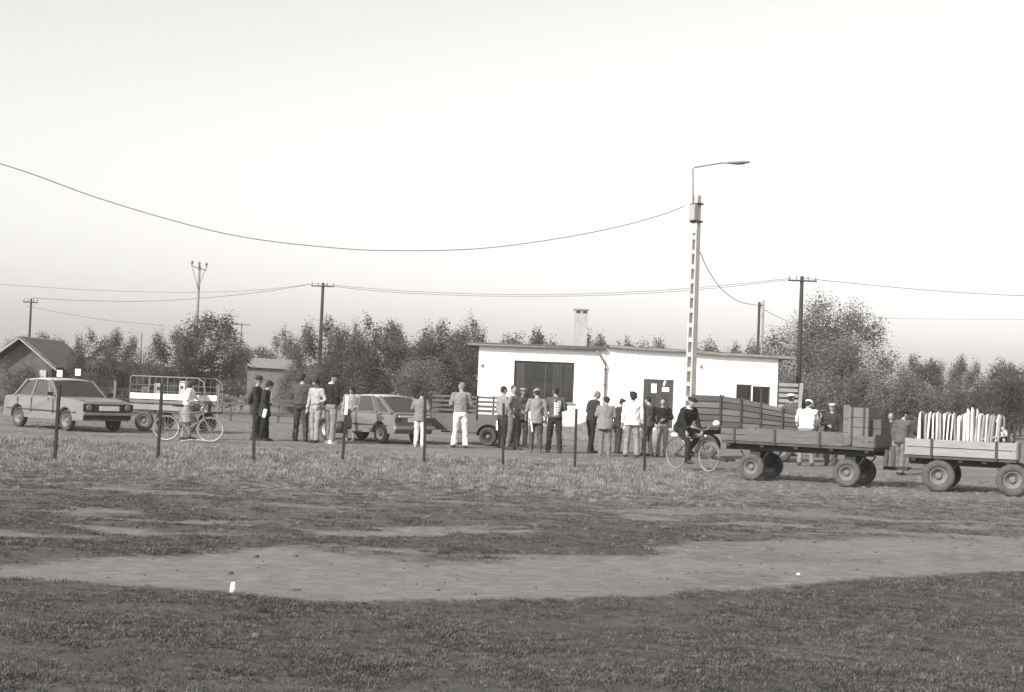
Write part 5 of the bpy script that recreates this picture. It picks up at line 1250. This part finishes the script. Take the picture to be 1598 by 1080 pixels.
PEOPLE = [
 who(398, 687, 588, label='elderly man in a dark brimmed hat and long coat, leftmost of the standing crowd', yaw=R(-95), top=('coat', .05, .72), legs=('trousers', .10), arms=('down', 'behind'), hair='short', hair_m=M_HAIRG, hat=('brim', .03), nod=R(8), shoe=.02),
 who(411, 688, 594, label='dark haired man in an open dark coat over a white shirt, facing right', yaw=R(-88), top=('open', .035, .70), legs=('trousers', .02, .08), arms=('down', 'clutch'), lean=R(5), nod=R(22), hair='curly', shoe=.025, stride=.06, vest=.80),
 who(468, 689, 583, label='broad man in a brown-grey blouson and dark trousers seen from behind', yaw=R(-8), top=('jacket', .095, .95), legs=('trousers', .07), arms=('front', 'front'), hair='short', fat=1.18, turn=R(-20), sp=.05),
 who(491, 691, 590, label='dark haired young person in a pale shirt looking down, between two stouter men', yaw=R(150), top=('shirt', .50, .90), legs=('trousers', .38), arms=('clutch', 'down'), nod=R(28), hair='curly', face=True, fat=.88, stride=.08),
 who(514, 692, 583, label='tall man in a dark pullover with pale collar and grey trousers, head turned right', yaw=R(-38), top=('pullover', .022, .97), legs=('trousers', .27, .08), arms=('front', 'pocket'), hair='short', hat=('cap', .02), turn=R(-55), nod=R(10), shoe=.6, fat=1.08, sp=.05, collar=.75, stride=.08),
 who(546, 688, 602, label='woman in a pale shawl and dark knee length skirt behind the white topped post', yaw=R(172), top=('blouse', .40, 1.0), legs=('skirt', .035, .42), arms=('clutch', 'down'), nod=R(30), hair='long', face=True, shoe=.5, vest=None),
 who(654, 698, 609, label='man in a long grey jacket and white trousers beside the fifth iron post', yaw=R(-14), top=('jacket', .26, .80), legs=('trousers', .62), arms=('front', 'front'), nod=R(25), lean=R(4), hair='short', shoe=.3),
 who(717, 699, 597, label='man in a grey shirt and white trousers seen from behind, before the slatted trailer', yaw=R(6), top=('shirt', .30, .96), legs=('trousers', .72, .085), arms=('clutch', 'clutch'), turn=R(45), hair='short', hair_m=M_HAIRG, fat=1.1, sp=.06),
 who(782, 699, 603, label='dark haired man in a light grey shirt, left of the building window', yaw=R(-60), top=('shirt', .36, .93), legs=('trousers', .09), arms=('down', 'front'), nod=R(6), hair='short', fat=1.05),
 who(798, 702, 602, label='pale faced man with an open collar and grey shirt before the window corner', yaw=R(-105), top=('shirt', .30, .90), legs=('trousers', .17), arms=('clutch', 'pocket'), hair='short', turn=R(-45), collar=.6, face=True, stride=.09),
 who(813, 697, 606, label='man in dark work clothes under the left part of the window', yaw=R(-150), top=('jacket', .085, .80), legs=('trousers', .075), arms=('fold', 'down'), hair='short', hat=('cap', .18), skin=M_SKIN2, face=True),
 who(835, 706, 607, label='man in a light grey jacket holding a white stick at his side', yaw=R(4), top=('jacket', .31, .80), legs=('trousers', .10), arms=('stick', 'down'), nod=R(30), lean=R(4), hair='short', hat=('cap', .28), shoe=.1, stride=.05),
 who(864, 707, 604, label='man with a white checked back panel in his jacket, right of the window', yaw=R(5), top=('jacket', .12, .94), legs=('trousers', .035, .078), arms=('front', 'front'), hair='short', vest=CHECK, sp=.04, stride=.12),
 who(921, 707, 609, label='grey haired man in dark clothes bending to the right near the downpipe', yaw=R(-62), top=('jacket', .045, .90), legs=('trousers', .03), arms=('front', 'front'), lean=R(9), nod=R(20), hair='short', hair_m=M_HAIRG, stride=.1),
 who(943, 712, 618, label='stooping man in a pale grey long jacket with a dark cap, seen from behind', yaw=R(-5), top=('coat', .27, .78), legs=('trousers', .24), arms=('front', 'front'), lean=R(14), nod=R(25), hair='short', hat=('cap', .03), fat=1.15, shoe=.12),
 who(985, 714, 612, label='man in a white jacket with dark curly hair, seen from behind', yaw=R(2), top=('jacket', .78, .86), legs=('trousers', .33, .078), arms=('down', 'down'), nod=R(8), hair='curly', fat=1.1, sp=.05),
 who(963, 708, 622, label='man in a dark jacket half hidden left of the white jacket', yaw=R(-70), top=('jacket', .05, .85), legs=('trousers', .06), arms=('reach', 'front'), lean=R(6), nod=R(20), hair='short', hat=('cap', .05)),
 who(1010, 712, 618, label='man in dull grey clothes just behind the eighth iron post', yaw=R(40), top=('jacket', .10, .84), legs=('trousers', .12), arms=('fold', 'fold'), hair='short', nod=R(25)),
 who(1032, 713, 622, label='man in a black pullover and grey trousers facing the camera before the door', yaw=R(170), top=('pullover', .018, .98), legs=('trousers', .30, .085), arms=('front', 'pocket'), hair='short', face=True, nod=R(5), collar=.3),
 who(1296, 727, 630, label='man in a dark jacket standing behind the grey flatbed trailer, right of the white shirt', yaw=R(160), top=('jacket', .05, .84), legs=('trousers', .10), arms=('down', 'front'), hair='short', hat=('cap', .45), face=True, fat=1.1),
 who(1232, 712, 615, label='man in a pale hat far behind the high wagon, before the slatted gate', yaw=R(-60), top=('jacket', .12, .84), legs=('trousers', .10), arms=('down', 'down'), hair='short', hat=('cap', .68), skin=M_SKIN2),
 who(1388, 733, 645, label='man in dark coat just left of the man with the tilted hat', yaw=R(150), top=('coat', .05, .78), legs=('trousers', .12), arms=('down', 'front'), hair='short', hair_m=M_HAIRG, face=True),
 who(1404, 741, 640, label='man in a tilted dark hat and grey jacket between the two flatbed trailers', yaw=R(-50), top=('jacket', .13, .86), legs=('trousers', .20, .08), arms=('down', 'reach'), lean=R(10), turn=R(-20), hair='short', hat=('brim', .02), stride=.14, fat=1.1),
 who(1281, 718, 640, label='person in grey with pale shoes, mostly hidden behind the grey flatbed trailer', yaw=R(20), top=('jacket', .14, .84), legs=('trousers', .32), arms=('down', 'down'), hair='short', shoe=.7, hat=('cap', .06)),
]
for p_ in PEOPLE: person(**p_)
# man in the white shirt bending over the trailer
person(**who(1257, 727, 622, label='man in a white shirt and pale cap bending behind the grey flatbed trailer', yaw=R(-12), top=('shirt', .80, .95), legs=('trousers', .30), arms=('reach', 'reach'), lean=R(16), nod=R(25), turn=R(-35), hair='short', hat=('cap', .62), fat=1.15, sp=.06))
# woman with the bicycle (standing astride)
person(**who(290, 686, 592, label='woman in a white blouse and pale grey skirt standing with the bicycle', yaw=R(-84), top=('blouse', .80, 1.0), legs=('skirt', .34, .50), arms=('reach', 'clutch'), lean=R(8), nod=R(18), hair='long', shoe=.03, stride=.1, fat=1.15))
# cyclist in the dark jacket
rot2 = Matrix.Rotation(R(-53), 3, 'Z'); sp_ = gb2+rot2 @ Vector((.17, 0, 0))
person(label='man in a dark jacket and cap sitting on the dark bicycle, gripping its handlebar', loc=sp_, yaw=R(-143), h=1.66, top=('jacket', .022, .86), legs=('trousers', .03, .07), z=.06, arms=(((.24, .2, 1.21), (.25, .40, 1.06)), ((.24, .2, 1.21), (.25, .40, 1.06))), lean=R(27), nod=R(-8), hair='short', hair_m=M_HAIRG, hat=('cap', .02),
    legp=dict(la=(-.12, .10, .42), ra=(.12, .34, .20), lk=(-.12, .40, .70), rk=(.12, .36, .60)), collar=.65, shoe=.03, fat=1.2)
weld_all()
# white stick and small held things
pp = PEOPLE[11]['loc']; a_, b_ = P(826.5, 640, pp.y+.05), P(831, 674, pp.y-.2)
tag(MB().tube([(0, 0, 0), b_-a_], .026, 8).build('stick', M_WHITE, None, True, loc=a_), 'thick white stick held down beside the light grey jacket', 'stick')
pp = PEOPLE[18]['loc']; a_ = P(1021.5, 683, pp.y-.25)
tag(MB().rings([(Vector((0, 0, -.30)), Vector((.05, 0, 0)), Vector((0, .03, 0))), (Vector((0, 0, 0)), Vector((.075, 0, 0)), Vector((0, .035, 0))), (Vector((0, 0, .26)), Vector((.05, 0, 0)), Vector((0, .02, 0)))], 10).build('bag', M_WHITE, None, True, loc=a_), 'long white bag hanging beside the man in the black pullover', 'bag')
pp = P(1062, 681, sp_.y-.12)
tag(MB().rings([(Vector((0, 0, -.05)), Vector((.10, 0, 0)), Vector((0, .07, 0))), (Vector((0, 0, .01)), Vector((.13, 0, 0)), Vector((0, .08, 0))), (Vector((0, 0, .04)), Vector((.10, 0, 0)), Vector((0, .05, 0)))], 12).build('bundle', M_WHITE, None, True, loc=on(bike2, -.02, -.0, .79)), 'small white bundle strapped on the carrier of the dark bicycle', 'bundle')
pp = PEOPLE[1]['loc']
tag(MB().box((0, 0, 0), (.10, .05, .24), rot=Matrix.Rotation(.2, 3, 'Y')).build('parcel', M_WHITE, None, bevel=.015, loc=P(413, 645, pp.y-.22)), 'small white parcel in the hand of the open coated man', 'parcel')
pp = PEOPLE[5]['loc']
tag(MB().rings([(Vector((0, 0, -.22)), Vector((.13, 0, 0)), Vector((0, .08, 0))), (Vector((0, 0, -.05)), Vector((.12, 0, 0)), Vector((0, .08, 0))), (Vector((0, 0, .14)), Vector((.05, 0, 0)), Vector((0, .04, 0)))], 12).build('bag', M_BLACK, None, True, loc=P(531, 664, pp.y-.1)), 'sagging dark bag beside the skirt of the woman by the white topped post', 'bag')

# ------------------------------------------------------------------ small things
g = G(363.5, 923)
tag(MB().lathe([(.001, 0), (.026, 0), (.024, .04), (.018, .062), (.018, .08), (.001, .08)], (0, 0, 0), 'z', 16).build('cup', M_WHITE, None, True, loc=g+Vector((0, 0, -.01))), 'small white upturned cup on the near edge of the dirt track', 'cup')
g = G(1246, 898)
tag(MB().ball((0, 0, .012), (.02, .015, .012), 10, 6).build('stone', M_WHITE, None, True, loc=g), 'single white pebble on the dirt track at the right', 'stone')
st_p = [G(283, 692), G(300, 689.5), G(320, 691), G(338, 690), G(350, 686.5)]
tag(MB().tube([p_+Vector((0, 0, .06)) for p_ in st_p], .012, 6).build('strip', mat('pale_strip', .6, .7), None, True), 'thin pale hose lying in the grass under the front wheel of the bicycle', 'strip')  # pale strip added to imitate a bright lit edge in the grass
q = random.Random(5); sm = []
for k in range(5):
    mb = MB(); mb.ball((0, 0, 0), (1, .8, .5), 8, 5); me = mb.mesh('clod', False)
    for v in me.vertices: v.co *= 1+.3*noise.noise(v.co*2+Vector((k*5, 0, 0)))
    sm.append(me)
# clods of earth gathered into one loose layer
mb = MB()
for k in range(900):
    y = 7+q.random()**1.3*17; x = q.uniform(-1, 1)*(1+y*.4); d_, _ = masks(x, y)
    if d_ < .25 and q.random() > .25: continue
    s_ = q.uniform(.006, .02)*(1 if q.random() < .93 else 1.8); me = sm[k % 5]; o_ = len(mb.v); a_ = q.uniform(0, 6.28); ca, sa = math.cos(a_)*s_, math.sin(a_)*s_; h_ = height(x, y)
    mb.v += [(x+v.co.x*ca-v.co.y*sa, y+v.co.x*sa+v.co.y*ca, h_+v.co.z*s_+s_*.2) for v in me.vertices]; mb.f += [tuple(o_+i_ for i_ in p_.vertices) for p_ in me.polygons]
o = mb.build('clods', mat('dry_clod', .05, .13, 9, .95, .4)); tag(o, 'scattered clods and crumbs of dry earth on the pasture', 'clods'); o['kind'] = 'stuff'

# ------------------------------------------------------------------ haze
HZ = True
if HZ:
    hb = MB().box((0, 700, 10), (3200, 1640, 24)).build('haze', None); hb['kind'] = 'stuff'; hb['label'] = 'thin pale haze lying over the whole yard'; hb['category'] = 'haze'
    hm = bpy.data.materials.new('haze'); hm.use_nodes = True; t = hm.node_tree; t.nodes.clear(); o = t.nodes.new('ShaderNodeOutputMaterial'); v = t.nodes.new('ShaderNodeVolumePrincipled')
    v.inputs['Color'].default_value = tone(.9); v.inputs['Density'].default_value = .0008; v.inputs['Anisotropy'].default_value = .2
    t.links.new(v.outputs[0], o.inputs['Volume']); hb.data.materials.append(hm)
